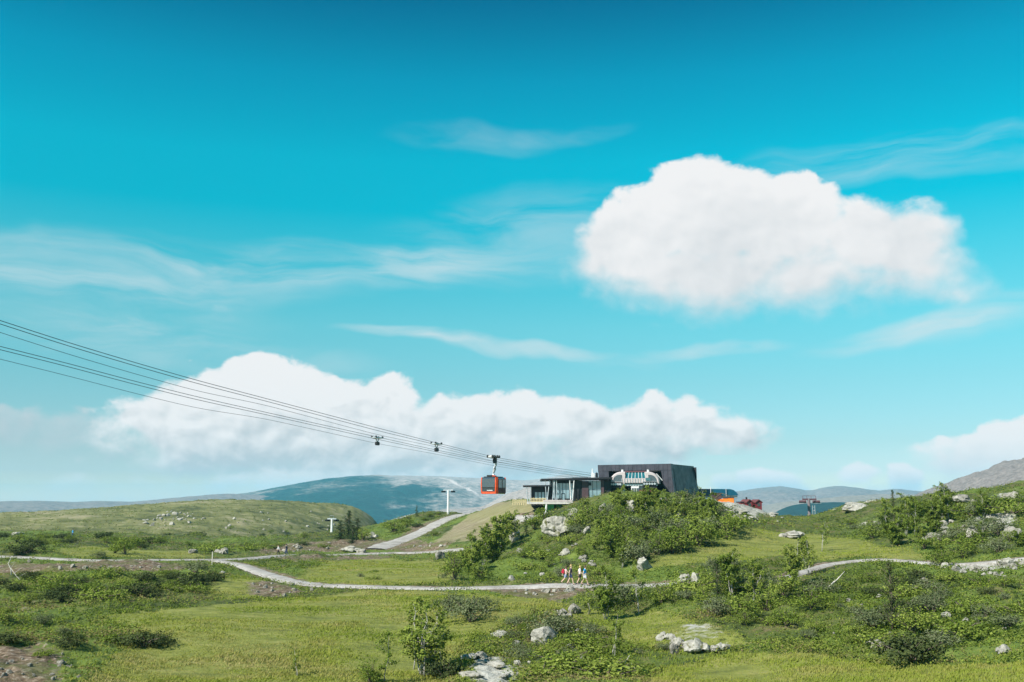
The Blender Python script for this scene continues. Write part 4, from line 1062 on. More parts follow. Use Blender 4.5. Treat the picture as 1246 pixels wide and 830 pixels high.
def build_gondola():
    p, t_ = on_line(600.5, 556.5, 0.0)
    s = 185 / FPX
    rot = math.atan2(CD.y, CD.x)
    t = thing('gondola_cabin', 'orange and dark glass gondola cabin hanging from the ropes below the clouds', 'gondola', p, rot)
    # local x along the ropes, z = 0 at the ropes
    ca = part(MB().rbox(-1.35, 1.35, -.35, .35, -.10, .28, .06), 'carriage', MT['white'], t)
    for sx in (-1.25, -.5, .5, 1.25):
        for sy in (-.45, .45): part(MB().tube([(sx, sy - .09, .12), (sx, sy + .09, .12)], .24, 12), 'wheel', MT['black'], ca)
    part(MB().rbox(-.15, .55, -.42, .1, -.95, -.12, .08), 'grip', MT['black'], ca)
    hg = MB().tube([(.95, 0, .3), (.95, 0, -.6), (.85, 0, -1.2), (.55, 0, -1.9), (.15, 0, -2.45), (0, 0, -2.85)], [.15, .18, .22, .20, .16, .14], 8)
    part(hg, 'hanger', MT['white'], t, smooth=True)
    part(MB().tube([(.85, 0, -1.3), (.2, 0, -1.6), (-.2, 0, -2.3), (0, 0, -2.8)], [.09, .08, .08, .1], 6), 'hanger_brace', MT['white'], t)
    zt, zb = -3.30, -5.98                                    # cabin roof and floor
    Lh, Wh = 1.85, 1.58
    zs = [zb, zb + .12, zb + .50, zb + 1.05, zb + 1.8, zt - .22, zt]
    def k_at(z):                                             # widest at the waist, drawn in towards floor and roof
        f = (z - zb) / (zt - zb)
        return 1 - 0.09 * (1 - f) ** 2 - 0.06 * f ** 3
    def ring(z, g=0.0, c=.24):
        a, b = Lh * k_at(z) + g, Wh * k_at(z) + g
        return [(a - c, -b, z), (a, -b + c, z), (a, b - c, z), (a - c, b, z), (-a + c, b, z), (-a, b - c, z), (-a, -b + c, z), (-a + c, -b, z)]
    def loft(rings):
        n = len(rings[0]); mb = MB(); vs = [v for r in rings for v in r]
        fs = [tuple(range(n - 1, -1, -1)), tuple(range(n * (len(rings) - 1), n * len(rings)))]
        for i in range(len(rings) - 1):
            for k in range(n): fs.append((i * n + k, i * n + (k + 1) % n, i * n + n + (k + 1) % n, i * n + n + k))
        return mb.add(vs, fs)
    part(loft([ring(zb, -.14)] + [ring(z) for z in zs[1:-1]] + [ring(zt, -.16)]), 'body', MT['smoke'], t)
    # orange frame round each end: two corner posts, sill and header
    def end_frame(sx):
        mb = MB()
        for sy, w in ((-1, .17), (1, .10)):
            for z0, z1 in zip(zs[:-1], zs[1:]):
                a0, a1, b0, b1 = Lh * k_at(z0) + .03, Lh * k_at(z1) + .03, Wh * k_at(z0) + .03, Wh * k_at(z1) + .03
                mb.hexa([(sx * (a0 - .30), sy * b0, z0), (sx * a0, sy * (b0 - .22), z0), (sx * a0, sy * (b0 - .22 - w), z0), (sx * (a0 - .30), sy * (b0 - .3), z0)][::(1 if sx * sy > 0 else -1)],
                        [(sx * (a1 - .30), sy * b1, z1), (sx * a1, sy * (b1 - .22), z1), (sx * a1, sy * (b1 - .22 - w), z1), (sx * (a1 - .30), sy * (b1 - .3), z1)][::(1 if sx * sy > 0 else -1)])
        a = Lh * k_at(zb + .2) + .035
        mb.box(min(sx * a, sx * (a - .2)), max(sx * a, sx * (a - .2)), -Wh * .80, Wh * .80, zb + .04, zb + .36)
        return part(mb, 'end_frame', MT['orange'], t)
    for sx in (-1, 1):
        fr = end_frame(sx)
        a = Lh * k_at(zb + 1.6)
        part(MB().box(min(sx * (a + .01), sx * (a - .04)), max(sx * (a + .01), sx * (a - .04)), -1.04, 1.12, zb + 1.1, zt - .28), 'end_window', MT['smoke'], t)
        part(MB().box(min(sx * (a + .03), sx * (a - .02)), max(sx * (a + .03), sx * (a - .02)), -1.04, 1.12, zb + .98, zb + 1.08), 'window_rail', MT['black'], t)
        part(MB().box(min(sx * (a + .0), sx * (a - .06)), max(sx * (a + .0), sx * (a - .06)), -.70, .30, zb + .52, zb + .62), 'stripe', MT['white'], t)
    for sy in (-1, 1):
        b = Wh * k_at(zb + 1.5)
        for x0, x1 in ((-1.40, -.05), (.05, 1.40)):
            dr = part(MB().box(x0, x1, min(sy * b, sy * (b + .05)), max(sy * b, sy * (b + .05)), zb + .15, zt - .30), 'door', MT['brown'], t)
            part(MB().box(x0 + .08, x1 - .08, min(sy * (b + .045), sy * (b + .065)), max(sy * (b + .045), sy * (b + .065)), zb + 1.0, zt - .38), 'door_window', MT['smoke'], dr)
    rf = part(MB().rbox(-1.42, 1.42, -1.12, 1.12, zt, zt + .14, .05), 'roof', MT['black'], t)
    part(MB().rbox(-.95, -.1, -.2, .8, zt + .14, zt + .40, .06), 'roof_unit', MT['black'], rf)
    part(MB().hexa([(-.5, -.3, zt + .14), (.6, -.3, zt + .14), (.6, .3, zt + .14), (-.5, .3, zt + .14)], [(-.12, -.1, zt + .55), (.12, -.1, zt + .55), (.12, .1, zt + .55), (-.12, .1, zt + .55)]), 'suspension_mount', MT['white'], rf)
    part(MB().rbox(-1.2, -.8, -1.0, -.3, zt + .14, zt + .28, .05), 'roof_unit', MT['orange'], rf)
build_gondola()

# ================================================================== vegetation
def leaf_mat(name, ramp, trans=0.26):
    m = bpy.data.materials.new(name); m.use_nodes = True
    t = m.node_tree; g = G(t); t.nodes.remove(t.nodes['Principled BSDF'])
    oi = t.nodes.new('ShaderNodeObjectInfo'); geo = t.nodes.new('ShaderNodeNewGeometry')
    tc = t.nodes.new('ShaderNodeTexCoord').outputs['Object']
    f = g.m('ADD', g.m('MULTIPLY', g.attr('tint'), 0.55), g.m('ADD', g.m('MULTIPLY', oi.outputs['Random'], 0.30), g.m('MULTIPLY', g.noise(tc, 1.1, 3), 0.30)))
    c = g.ramp(f, ramp)
    d = t.nodes.new('ShaderNodeBsdfDiffuse'); tr = t.nodes.new('ShaderNodeBsdfTranslucent'); mx = t.nodes.new('ShaderNodeMixShader')
    t.links.new(c, d.inputs[0]); t.links.new(g.v('MULTIPLY', c, (1.1, 1.15, 0.6)), tr.inputs[0])
    mx.inputs[0].default_value = trans
    t.links.new(d.outputs[0], mx.inputs[1]); t.links.new(tr.outputs[0], mx.inputs[2]); t.links.new(mx.outputs[0], t.nodes['Material Output'].inputs[0])
    return m
LM = dict(
    birch=leaf_mat('birch leaves', [(0.10, (0.0345, 0.0575, 0.0115)), (0.45, (0.1207, 0.1725, 0.0276)), (0.95, (0.2818, 0.3220, 0.0713))]),
    willow=leaf_mat('willow leaves', [(0.10, (0.0660, 0.0836, 0.0374)), (0.50, (0.1265, 0.1518, 0.0726)), (0.95, (0.2145, 0.2365, 0.1320))]),
    juniper=leaf_mat('juniper needles', [(0.10, (0.022, 0.034, 0.014)), (0.50, (0.050, 0.068, 0.024)), (0.95, (0.095, 0.115, 0.042))], 0.15),
    spruce=leaf_mat('spruce needles', [(0.10, (0.014, 0.030, 0.010)), (0.50, (0.030, 0.058, 0.016)), (0.95, (0.060, 0.100, 0.028))], 0.15))
def bark_material(name, base, dark, sc):
    m = bpy.data.materials.new(name); m.use_nodes = True
    g = G(m.node_tree); b = m.node_tree.nodes['Principled BSDF']
    tc = m.node_tree.nodes.new('ShaderNodeTexCoord').outputs['Object']
    c = g.mix(g.mr(g.noise(g.v('MULTIPLY', tc, (1, 1, 3.0)), sc, 3, 0.6), 0.52, 0.66), base, dark)
    m.node_tree.links.new(c, b.inputs['Base Color']); b.inputs['Roughness'].default_value = 0.9
    return m
BARK = bark_material('birch bark', (0.36, 0.34, 0.30), (0.07, 0.06, 0.05), 2.2)
TWIG = bark_material('grey brown bark', (0.13, 0.10, 0.075), (0.05, 0.04, 0.03), 3.0)
DEAD = bark_material('weathered dead wood', (0.52, 0.48, 0.42), (0.25, 0.22, 0.18), 3.0)

def leaf_cloud(C, O, rad, n, size, r, up=0.5, aspect=0.7):
    """n small leaf faces round every centre in C; O are outward directions"""
    C = np.repeat(np.asarray(C, float), n, 0); O = np.repeat(np.asarray(O, float), n, 0); rad = np.repeat(np.broadcast_to(rad, (len(C) // n,)), n)
    m = len(C)
    off = r.normal(size=(m, 3)); off /= np.linalg.norm(off, axis=1)[:, None]; off *= (r.random(m) ** 0.5 * rad)[:, None]; off[:, 2] *= 1.05
    P = C + off
    N = r.normal(size=(m, 3)) * 0.55 + O * 0.55 + off / np.maximum(rad, 1e-3)[:, None] * 0.5 + np.array([0, 0, up]); N /= np.linalg.norm(N, axis=1)[:, None]
    a = r.normal(size=(m, 3)); U = np.cross(N, a); U /= np.linalg.norm(U, axis=1)[:, None]; Vv = np.cross(N, U)
    s = size * r.uniform(0.6, 1.35, m)
    q = np.stack([P - U * s[:, None], P - Vv * (s * aspect)[:, None], P + U * s[:, None], P + Vv * (s * aspect)[:, None]], 1)
    tint = np.repeat(np.clip(r.normal(0.5, 0.22, m), 0, 1), 4)
    return q.reshape(-1, 3), tint
def leaves_mesh(name, V, tint, mat):
    me = bpy.data.meshes.new(name); n = len(V)
    me.vertices.add(n); me.vertices.foreach_set('co', V.astype(np.float32).ravel())
    me.loops.add(n); me.loops.foreach_set('vertex_index', np.arange(n, dtype=np.int32))
    me.polygons.add(n // 4); me.polygons.foreach_set('loop_start', np.arange(0, n, 4, dtype=np.int32))
    at = me.attributes.new('tint', 'FLOAT', 'POINT'); at.data.foreach_set('value', tint.astype(np.float32))
    me.update(calc_edges=True); me.materials.append(mat); return me
def tubes_mesh(name, mb, mat):
    me = bpy.data.meshes.new(name); me.from_pydata(mb.v, [], mb.f); me.update(); me.materials.append(mat)
    me.polygons.foreach_set('use_smooth', [True] * len(me.polygons)); return me

def proto_birch(seed, H=4.6, stems=3, spread=0.35, full=1.0, lean=0.15, mat='birch', low=0.22):
    r = np.random.default_rng(seed); mb = MB(); C, O, Rd = [], [], []
    for s in range(stems):
        a0 = r.uniform(0, 6.28); hs = H * (1 if s == 0 else r.uniform(0.6, 0.95)); base = np.array([math.cos(a0), math.sin(a0), 0]) * (0.04 if s == 0 else r.uniform(.12, .4)) * H * 0.12
        drift = np.array([math.cos(a0), math.sin(a0), 0]) * (spread if s else lean) * hs * r.uniform(.5, 1)
        P = []
        for k in range(8):
            f = k / 7; w = r.normal(0, 0.02 * hs, 3) * (k > 0); w[2] = 0
            P.append(base + drift * f ** 1.3 + np.array([0, 0, hs * f]) + w)
        r0 = 0.0105 * hs + 0.010
        mb.tube(P, [r0 * (1 - 0.85 * k / 7) for k in range(8)], 6)
        nb = int(15 * full)
        for b in range(nb):
            f = low + (0.97 - low) * ((b + r.random()) / nb); i = min(int(f * 7), 6); q = P[i] + (P[i + 1] - P[i]) * (f * 7 - i)
            az = r.uniform(0, 6.28); el = r.uniform(0.15, 0.9); L = hs * (0.30 * (1 - abs(f - 0.45)) + 0.05) * r.uniform(0.6, 1.15)
            d = np.array([math.cos(az) * math.cos(el), math.sin(az) * math.cos(el), math.sin(el)])
            e = q + d * L * .55; e2 = q + d * L + np.array([0, 0, -0.06 * L])
            mb.tube([q, e, e2], [r0 * 0.38 * (1 - f * .6), r0 * .25 * (1 - f * .6), 0.006], 4, False)
            nc = 7 if L > 0.7 else 4
            for c in range(nc):
                t = 0.30 + 0.75 * (c + r.random()) / nc
                C.append(q + d * L * t + r.normal(0, 0.07 * L, 3)); O.append(d); Rd.append(r.uniform(0.14, 0.30) * (0.6 + 0.4 * H / 4.6))
        C.append(P[-1]); O.append(np.array([0, 0, 1.])); Rd.append(0.16)
    V, t = leaf_cloud(C, O, np.array(Rd), int(19 * min(1.2, full)), 0.074, r)
    return tubes_mesh('trunk', mb, BARK), leaves_mesh('crown', V, t, LM[mat])
def proto_bush(seed, H=2.0, wdt=1.3, stems=10, mat='birch', size=0.058, n=15, ncl=110, flat=0.0, bark=None):
    r = np.random.default_rng(seed); mb = MB(); C, O, Rd = [], [], []
    for s in range(stems):
        a = 6.28 * (s + r.random()) / stems; k = r.uniform(.25, 1)
        e = np.array([math.cos(a) * wdt * k * .85, math.sin(a) * wdt * k * .85, H * (0.95 - 0.45 * k * k) * r.uniform(.8, 1.05)])
        mid = e * np.array([.4, .4, .55]) + r.normal(0, .05, 3)
        mb.tube([np.zeros(3), mid, e], [.035, .022, .008], 4, False)
        C.append(e); O.append(e / np.linalg.norm(e)); Rd.append(.22)
    lob = [(r.uniform(0, 6.28), r.uniform(.2, .75), r.uniform(.45, 1.0)) for _ in range(7)]
    for c in range(ncl):
        la, lr, lh = lob[r.integers(7)]
        u = r.normal(size=3); u /= np.linalg.norm(u); u[2] = abs(u[2])
        p = np.array([math.cos(la) * lr * wdt * .75, math.sin(la) * lr * wdt * .75, H * lh * 0.42]) + u * np.array([wdt * .48, wdt * .48, H * .50 * lh]) * r.uniform(.55, 1.05)
        p[2] = max(.05, p[2]); C.append(p); O.append(u); Rd.append(r.uniform(.14, .36) * (0.7 + .15 * H))
    V, t = leaf_cloud(C, O, np.array(Rd), n, size, r, 0.25)
    return tubes_mesh('stem', mb, bark or TWIG), leaves_mesh('foliage', V, t, LM[mat])
def proto_spruce(seed, H=4.5, wdt=1.15, column=False, mat='spruce'):
    r = np.random.default_rng(seed); mb = MB(); C, O, Rd = [], [], []
    mb.tube([(0, 0, 0), (r.normal(0, .04), r.normal(0, .04), H * .5), (0, 0, H)], [.075, .05, .01], 6)
    z = H * 0.06
    while z < H * 0.98:
        f = z / H; L = wdt * ((1 - f) ** 0.75 if not column else min(1, 3.2 * (1 - f)) * .62) * r.uniform(.75, 1.1) + .06
        for k in range(int(6 - 2 * f)):
            a = r.uniform(0, 6.28); l = L * r.uniform(.55, 1.15); d = np.array([math.cos(a), math.sin(a), (-.22 if not column else .9)]); e = np.array([0, 0, z]) + d * l
            mb.tube([(0, 0, z), (0.5 * e + np.array([0, 0, z * .5 + .02])), e], [.022, .015, .005], 3, False)
            m = max(2, int(l / .16))
            for c in range(m):
                t = (c + .6) / m; C.append(np.array([0, 0, z]) + d * l * t + np.array([0, 0, .05 * math.sin(t * 3)])); O.append(d); Rd.append(.07 + .10 * (1 - t) + .05)
        z += H * r.uniform(.035, .055)
    V, t = leaf_cloud(C, O, np.array(Rd), 8, 0.058, r, 0.35, 0.45)
    return tubes_mesh('trunk', mb, TWIG), leaves_mesh('crown', V, t, LM[mat])

PROTO = {'front': [proto_birch(171, 5.2, 8, .34, .62, .08, low=.20)], 'birch': [proto_birch(100 + k, 4.6, [3, 2, 4, 3, 2, 3][k], .34, 1.0) for k in range(6)],
         'thin': [proto_birch(120 + k, 4.2, [1, 2, 1][k], .20, .62, .28) for k in range(3)],
         'clump': [proto_birch(140 + k, 3.6, 6, .5, 1.05, .1, low=.06) for k in range(3)],
         'bush': [proto_bush(160 + k, 2.1, 1.35, 10, 'birch', .060, 13, 96) for k in range(5)],
         'willow': [proto_bush(180 + k, 1.5, 1.35, 10, 'willow', .052, 15, 85, bark=None) for k in range(3)],
         'low': [proto_bush(200 + k, .8, 1.5, 9, 'birch', .052, 14, 85) for k in range(3)],
         'juniper': [proto_bush(220 + k, 1.0, 1.35, 9, 'juniper', .05, 17, 110) for k in range(4)],
         'column': [proto_spruce(240 + k, 4.0, 1.0, True, 'juniper') for k in range(2)],
         'spruce': [proto_spruce(250 + k, 4.5, 1.25) for k in range(3)]}
PH = dict(front=5.2, birch=4.6, thin=4.2, clump=3.6, bush=2.1, willow=1.5, low=.8, juniper=1.0, column=4.0, spruce=4.5)
PN = dict(front=('birch_tree', 'birch tree', 'trunk', 'crown'), birch=('birch_tree', 'birch tree', 'trunk', 'crown'), thin=('birch_tree', 'birch tree', 'trunk', 'crown'), clump=('birch_tree', 'birch tree', 'trunk', 'crown'),
          bush=('birch_bush', 'bush', 'stem', 'foliage'), willow=('willow_bush', 'bush', 'stem', 'foliage'), low=('dwarf_shrub', 'shrub', 'stem', 'foliage'),
          juniper=('juniper_bush', 'bush', 'stem', 'foliage'), column=('juniper_tree', 'juniper', 'trunk', 'crown'), spruce=('spruce_tree', 'spruce', 'trunk', 'crown'))
OCC = []                                            # where plants already stand
def plant(kind, x, y, H, label, group=None, wide=1.0, rot=None, tilt=None, var=None):
    nm, cat, a, b = PN[kind]
    z = float(hgt(x, y)[0])
    k = rng.integers(len(PROTO[kind])) if var is None else var % len(PROTO[kind])
    t = link(nm, None); tag(t, label, cat, group)
    t.location = (x, y, z - 0.06); s = H / PH[kind]
    t.scale = (s * wide, s * wide, s); t.rotation_euler = (tilt[0] if tilt else 0, tilt[1] if tilt else 0, rng.uniform(0, 6.28) if rot is None else rot)
    m0, m1 = PROTO[kind][k]
    link(a, m0, t); link(b, m1, t); OCC.append((x, y)); return t
def plant_px(kind, px, py, hpx, label, group=None, skip=0.0, **kw):
    p = hit(px, py, hgt, skip)
    if p is None: return None
    return plant(kind, p[0], p[1], hpx * p[1] / FPX * 1.0, label, group, **kw)

SINGLE = [
    # foreground birches
    ('front', 516, 822, 88, 'tall airy birch with many white stems, biggest tree standing in the front meadow', dict(wide=1.35)),
    ('thin', 537, 812, 70, 'white stemmed birch at the right edge of the tall front birch clump', {}),
    ('thin', 503, 815, 66, 'slender birch at the left edge of the tall front birch clump', {}),
    ('thin', 468, 829, 60, 'leaning slender birch left of the tall front birch clump', dict(tilt=(0, .22))),
    ('bush', 450, 831, 32, 'round leafy bush at the foot of the leaning front birch', {}),
    ('thin', 362, 823, 33, 'lone small sapling out in the open front meadow', {}),
    ('willow', 572, 757, 33, 'grey green willow bush above the tall front birch clump', dict(wide=1.2)),
    ('willow', 548, 744, 24, 'grey green willow bush just below the gravel path, behind the front birch', dict(wide=1.4)),
    ('willow', 590, 745, 22, 'small grey green willow bush nearest the open strip of meadow', dict(wide=1.2)),
    ('juniper', 540, 826, 24, 'dark juniper at the foot of the tall front birch clump', dict(wide=1.2)),
    ('birch', 738, 755, 58, 'two stemmed birch right below the hikers on the path', {}),
    ('thin', 717, 748, 42, 'leaning white stem birch beside the grey outcrop below the hikers', dict(tilt=(0, .35))),
    ('thin', 778, 748, 58, 'thin upright birch below the end of the gravel path', {}),
    ('thin', 746, 800, 52, 'thin sparse sapling on the grassy hump below the hikers', {}),
    ('willow', 672, 772, 28, 'grey green willow bush beneath the grey outcrop', dict(wide=1.3)),
    ('low', 690, 812, 20, 'low spreading dark green shrub on the near hump', dict(wide=1.8)),
    ('low', 735, 826, 24, 'broad creeping shrub with pale dead twigs at the front of the hump', dict(wide=2.0)),
    ('low', 655, 822, 16, 'low shrub between the pale slabs and the creeping shrub', dict(wide=1.8)),
    # birches right of the hikers
    ('birch', 893, 728, 62, 'tall green birch in the clump beside the whitish lichen rock', {}),
    ('spruce', 873, 730, 52, 'dark narrow spruce beside the whitish lichen rock', {}),
    ('birch', 915, 736, 58, 'full birch in the middle of the clump right of the lichen rock', {}),
    ('bush', 905, 752, 40, 'dense low bush in front of the clump right of the lichen rock', dict(wide=1.3)),
    ('bush', 932, 744, 36, 'dark bush at the right foot of the clump near the lichen rock', dict(wide=1.2)),
    ('birch', 966, 712, 62, 'dark birch between the grassy saddle and the right hand path', {}),
    ('birch', 985, 700, 50, 'birch standing at the start of the right hand path', {}),
    ('bush', 955, 728, 40, 'bush below the start of the right hand path', dict(wide=1.2)),
    ('thin', 1000, 672, 42, 'thin birch on the grassy saddle behind the right hand path', {}),
    ('willow', 752, 735, 30, 'grey willow bush beside the two stemmed birch', dict(wide=1.3)),
    ('bush', 805, 735, 26, 'rounded bush right of the thin upright birch', dict(wide=1.4)),
    ('column', 1086, 768, 92, 'very dark upright juniper in the middle of the right hand slope', {}),
    ('bush', 1112, 772, 46, 'greyish bush leaning on the very dark upright juniper', dict(wide=1.2)),
    ('juniper', 1110, 806, 40, 'dark spreading juniper at the foot of the right hand slope', dict(wide=1.2)),
    ('willow', 1062, 765, 34, 'pale grey green bush left of the very dark upright juniper', dict(wide=1.5)),
    ('willow', 1135, 748, 28, 'pale grey green bush right of the very dark upright juniper', dict(wide=1.4)),
    # birches on the right ridge
    ('spruce', 1089, 650, 60, 'thin spire topped spruce rising above the right ridge birches', dict(wide=.62)),
    ('birch', 1104, 652, 52, 'white stemmed birch beside the spire topped spruce', {}),
    ('birch', 1115, 652, 48, 'full crowned birch, right hand one beside the spire topped spruce', {}),
    ('birch', 1078, 648, 44, 'birch to the left of the spire topped spruce', {}),
    ('clump', 1092, 664, 40, 'many stemmed birch in front of the spire topped spruce', dict(wide=1.2)),
    ('bush', 1062, 656, 26, 'rounded bush at the left foot of the ridge birches', dict(wide=1.3)),
    ('bush', 1125, 668, 26, 'rounded bush at the right foot of the ridge birches', dict(wide=1.4)),
    ('birch', 1146, 632, 46, 'spreading birch against the cloud left of the overhanging rock', dict(wide=1.15)),
    ('birch', 1155, 636, 44, 'airy birch directly left of the overhanging rock', {}),
    ('clump', 1133, 640, 34, 'low many stemmed birch in front of the spreading ridge birch', dict(wide=1.2)),
    ('birch', 1199, 632, 36, 'round crowned birch behind and right of the overhanging rock', dict(wide=1.25)),
    ('thin', 1196, 660, 34, 'white stemmed sparse birch below the overhanging rock', {}),
    ('willow', 1216, 652, 26, 'grey leaved willow on the pale rock band at the far right', dict(wide=1.3)),
    ('bush', 1145, 690, 28, 'dark bush beside the right hand path on the grassy saddle', dict(wide=1.4)),
    ('bush', 1172, 680, 24, 'leafy bush above the bend of the right hand path', dict(wide=1.5)),
    # clump left of the knoll
    ('clump', 600, 682, 46, 'tall many stemmed birch clump at the left foot of the knoll', dict(wide=1.1)),
    ('birch', 612, 672, 46, 'birch at the back of the clump on the left foot of the knoll', {}),
    ('birch', 588, 688, 46, 'birch in the front of the clump on the left foot of the knoll', {}),
    ('thin', 578, 690, 40, 'slender pale stemmed birch in the clump left of the knoll', {}),
    ('clump', 572, 695, 34, 'bushy birch on the meadow side of the clump left of the knoll', dict(wide=1.1)),
    ('bush', 553, 706, 36, 'dark rounded bush at the edge of the small meadow', {}),
    ('bush', 585, 706, 24, 'dark low bush in front of the clump left of the knoll', dict(wide=1.2)),
    ('birch', 624, 662, 38, 'birch beside the pale rock at the left foot of the knoll', {}),
    ('bush', 650, 646, 26, 'bush above the pale rock, below the gravel yard', {}),
    ('bush', 664, 642, 26, 'bush at the bend of the gravel yard below the containers', {}),
    ('spruce', 640, 650, 20, 'small pointed spruce below the gravel yard', {}),
    # bushes standing out on the knoll
    ('birch', 757, 628, 34, 'birch bush in front of the ropeway terminal, on the knoll top', dict(wide=1.2)),
    ('birch', 862, 640, 44, 'birch at the right shoulder of the knoll beside the dark hall wall', dict(wide=1.15)),
    ('birch', 850, 636, 34, 'birch bush under the corner of the dark hall', dict(wide=1.2)),
    ('thin', 859, 622, 28, 'thin birch top showing against the petrol blue canopy', {}),
    ('birch', 826, 630, 30, 'small birch under the side wall of the dark hall', dict(wide=1.2)),
    ('bush', 885, 656, 34, 'dark leafless looking bush at the right end of the knoll', dict(wide=1.1)),
    ('bush', 902, 640, 20, 'small bush below the orange hut', dict(wide=1.2)),
    # spruces by the small lift tower
    ('spruce', 424, 656, 33, 'dark spruce, tallest of the group beside the small lift tower', dict(wide=2.0)),
    ('spruce', 434, 657, 26, 'dark spruce at the right of the group beside the small lift tower', dict(wide=2.1)),
    ('spruce', 414, 657, 23, 'dark spruce closest to the small lift tower', dict(wide=2.0)),
    ('spruce', 429, 661, 22, 'dark bushy spruce in front of the group beside the small lift tower', dict(wide=2.3)),
    ('bush', 442, 658, 16, 'low dark bush at the right end of the spruce group', dict(wide=1.4)),
    ('bush', 478, 648, 16, 'dark green bush at the pale rock beside the wide gravel track', dict(wide=1.8)),
    ('bush', 492, 640, 14, 'dark green bush on the bank left of the wide gravel track', dict(wide=1.8)),
    ('spruce', 507, 629, 13, 'tiny lone spruce on the skyline left of the wide gravel track', {}),
    ('bush', 528, 652, 7, 'small bush at the lower end of the wide gravel track', dict(wide=1.5)),
    ('bush', 370, 656, 10, 'small dark bush behind the two distant walkers', {}),
    # left side
    ('bush', 152, 675, 24, 'dark rounded bush standing beside the left part of the path', dict(wide=1.2)),
    ('bush', 140, 673, 20, 'dark bush, left neighbour of the rounded bush beside the path', dict(wide=1.3)),
    ('bush', 40, 663, 14, 'dark bush on the green flat at the far left', dict(wide=1.8)),
    ('bush', 20, 660, 12, 'dark bush near the pale slab at the far left', dict(wide=1.8)),
    ('juniper', 32, 674, 14, 'dark low bush just behind the path at the far left', dict(wide=1.5)),
    ('juniper', 175, 788, 20, 'dark low juniper alone in the open front meadow', dict(wide=1.5)),
    ('juniper', 192, 782, 14, 'smaller juniper touching the lone one in the front meadow', dict(wide=1.4)),
    ('juniper', 82, 786, 16, 'small dark juniper left of the open front meadow', dict(wide=1.2)),
    ('willow', 120, 680, 10, 'pale grey willow right at the edge of the left path', dict(wide=1.4)),
    ('willow', 238, 697, 16, 'brownish willow bush on the bank below the path junction', dict(wide=1.6)),
]
for kind, px, py, hp, lab, kw in SINGLE:
    plant_px(kind, px, py, hp * (.88 if px > 860 else 1), lab, None, **kw)

def in_poly(px, py, P):
    c = False
    for (ax, ay), (bx, by) in zip(P, P[1:] + P[:1]):
        if (ay > py) != (by > py) and px < (bx - ax) * (py - ay) / (by - ay) + ax: c = not c
    return c
def scatter(poly, n, gap, kinds, hrange, label, group, skip=0.0, widths=(1.0, 1.4), meadow_ok=False):
    P = [tuple(float(v) for v in q.split()) for q in poly.split('|')]
    x0, x1 = min(p[0] for p in P), max(p[0] for p in P); y0, y1 = min(p[1] for p in P), max(p[1] for p in P)
    k = tries = 0
    while k < n and tries < n * 25:
        tries += 1
        px, py = rng.uniform(x0, x1), rng.uniform(y0, y1)
        if not in_poly(px, py, P): continue
        q = hit(px, py, hgt, skip)
        if q is None or float(pathd(*q)[0]) < 1.2: continue
        if not meadow_ok and float(masks['meadow'](*q)[0]) > 0.5: continue
        if any((q[0] - a) ** 2 + (q[1] - b) ** 2 < gap * gap for a, b in OCC[-400:]): continue
        kind = kinds[rng.integers(len(kinds))]
        plant(kind, q[0], q[1], rng.uniform(*hrange) * (0.8 if kind in ('low', 'juniper') else 1), label, group, rng.uniform(*widths)); k += 1
scatter('690 640|720 618|745 612|800 609|850 618|885 640|892 665|870 680|800 690|760 697|735 690|720 665', 66, 1.5, ['bush', 'bush', 'clump', 'birch', 'low', 'willow'], (1.3, 3.2), 'leafy green birch bush in the dense thicket covering the knoll', 'birch bushes in the knoll thicket', widths=(1.0, 1.35))
scatter('630 690|650 660|690 645|730 660|745 690|720 706|650 706', 26, 1.5, ['bush', 'willow', 'low', 'bush'], (0.8, 1.7), 'low green bush on the left flank of the knoll above the hikers', 'bushes on the left flank of the knoll')
scatter('0 698|90 700|200 699|262 704|240 722|150 728|60 735|0 735', 27, 1.5, ['juniper', 'bush', 'low', 'juniper'], (0.7, 1.6), 'dark low shrub on the bank between the left path and the front meadow', 'dark shrubs on the bank below the left path', widths=(1.1, 1.7))
scatter('0 740|60 745|120 760|140 785|60 800|0 800', 7, 1.5, ['juniper', 'low', 'willow'], (0.4, 0.9), 'dark low shrub at the left edge of the front meadow', 'low shrubs left of the front meadow', widths=(1.1, 1.7))
scatter('0 650|120 655|250 662|400 662|400 668|250 672|120 668|0 664', 34, 2.5, ['bush', 'juniper', 'low'], (0.7, 1.7), 'dark shrub in the band between the left path and the olive hill', 'shrubs between the path and the olive hill', widths=(1.2, 2.0))
scatter('830 700|890 690|960 690|1000 706|990 750|940 775|860 760|830 735', 20, 1.6, ['bush', 'willow', 'low', 'bush'], (0.8, 1.9), 'bush among the birches between the hikers and the right hand path', 'bushes below the grassy saddle')
scatter('1000 705|1080 700|1150 702|1246 710|1246 770|1190 790|1060 790|980 785|960 755', 40, 1.6, ['willow', 'low', 'willow', 'bush', 'low', 'juniper'], (0.5, 1.3), 'low bush on the rough slope below the right hand path', 'low bushes on the right hand slope', widths=(1.1, 1.7))
scatter('1020 640|1075 628|1160 620|1246 612|1246 672|1190 674|1150 680|1120 660|1050 655', 46, 1.6, ['bush', 'low', 'willow', 'clump'], (0.7, 2.0), 'bush on the rocky ridge above the right hand path', 'bushes on the right hand ridge', widths=(1.1, 1.6))
scatter('620 760|700 745|800 752|850 770|820 800|700 800|620 815', 22, 1.3, ['willow', 'low', 'bush'], (0.4, 1.0), 'low bush on the grassy hump below the hikers', 'low bushes on the front hump', widths=(1.1, 1.7))
scatter('400 700|470 692|540 696|540 708|420 709', 4, 2.5, ['low', 'willow'], (0.3, 0.7), 'tiny shrub in the small meadow below the walkers', 'tiny shrubs in the small meadow', meadow_ok=True)
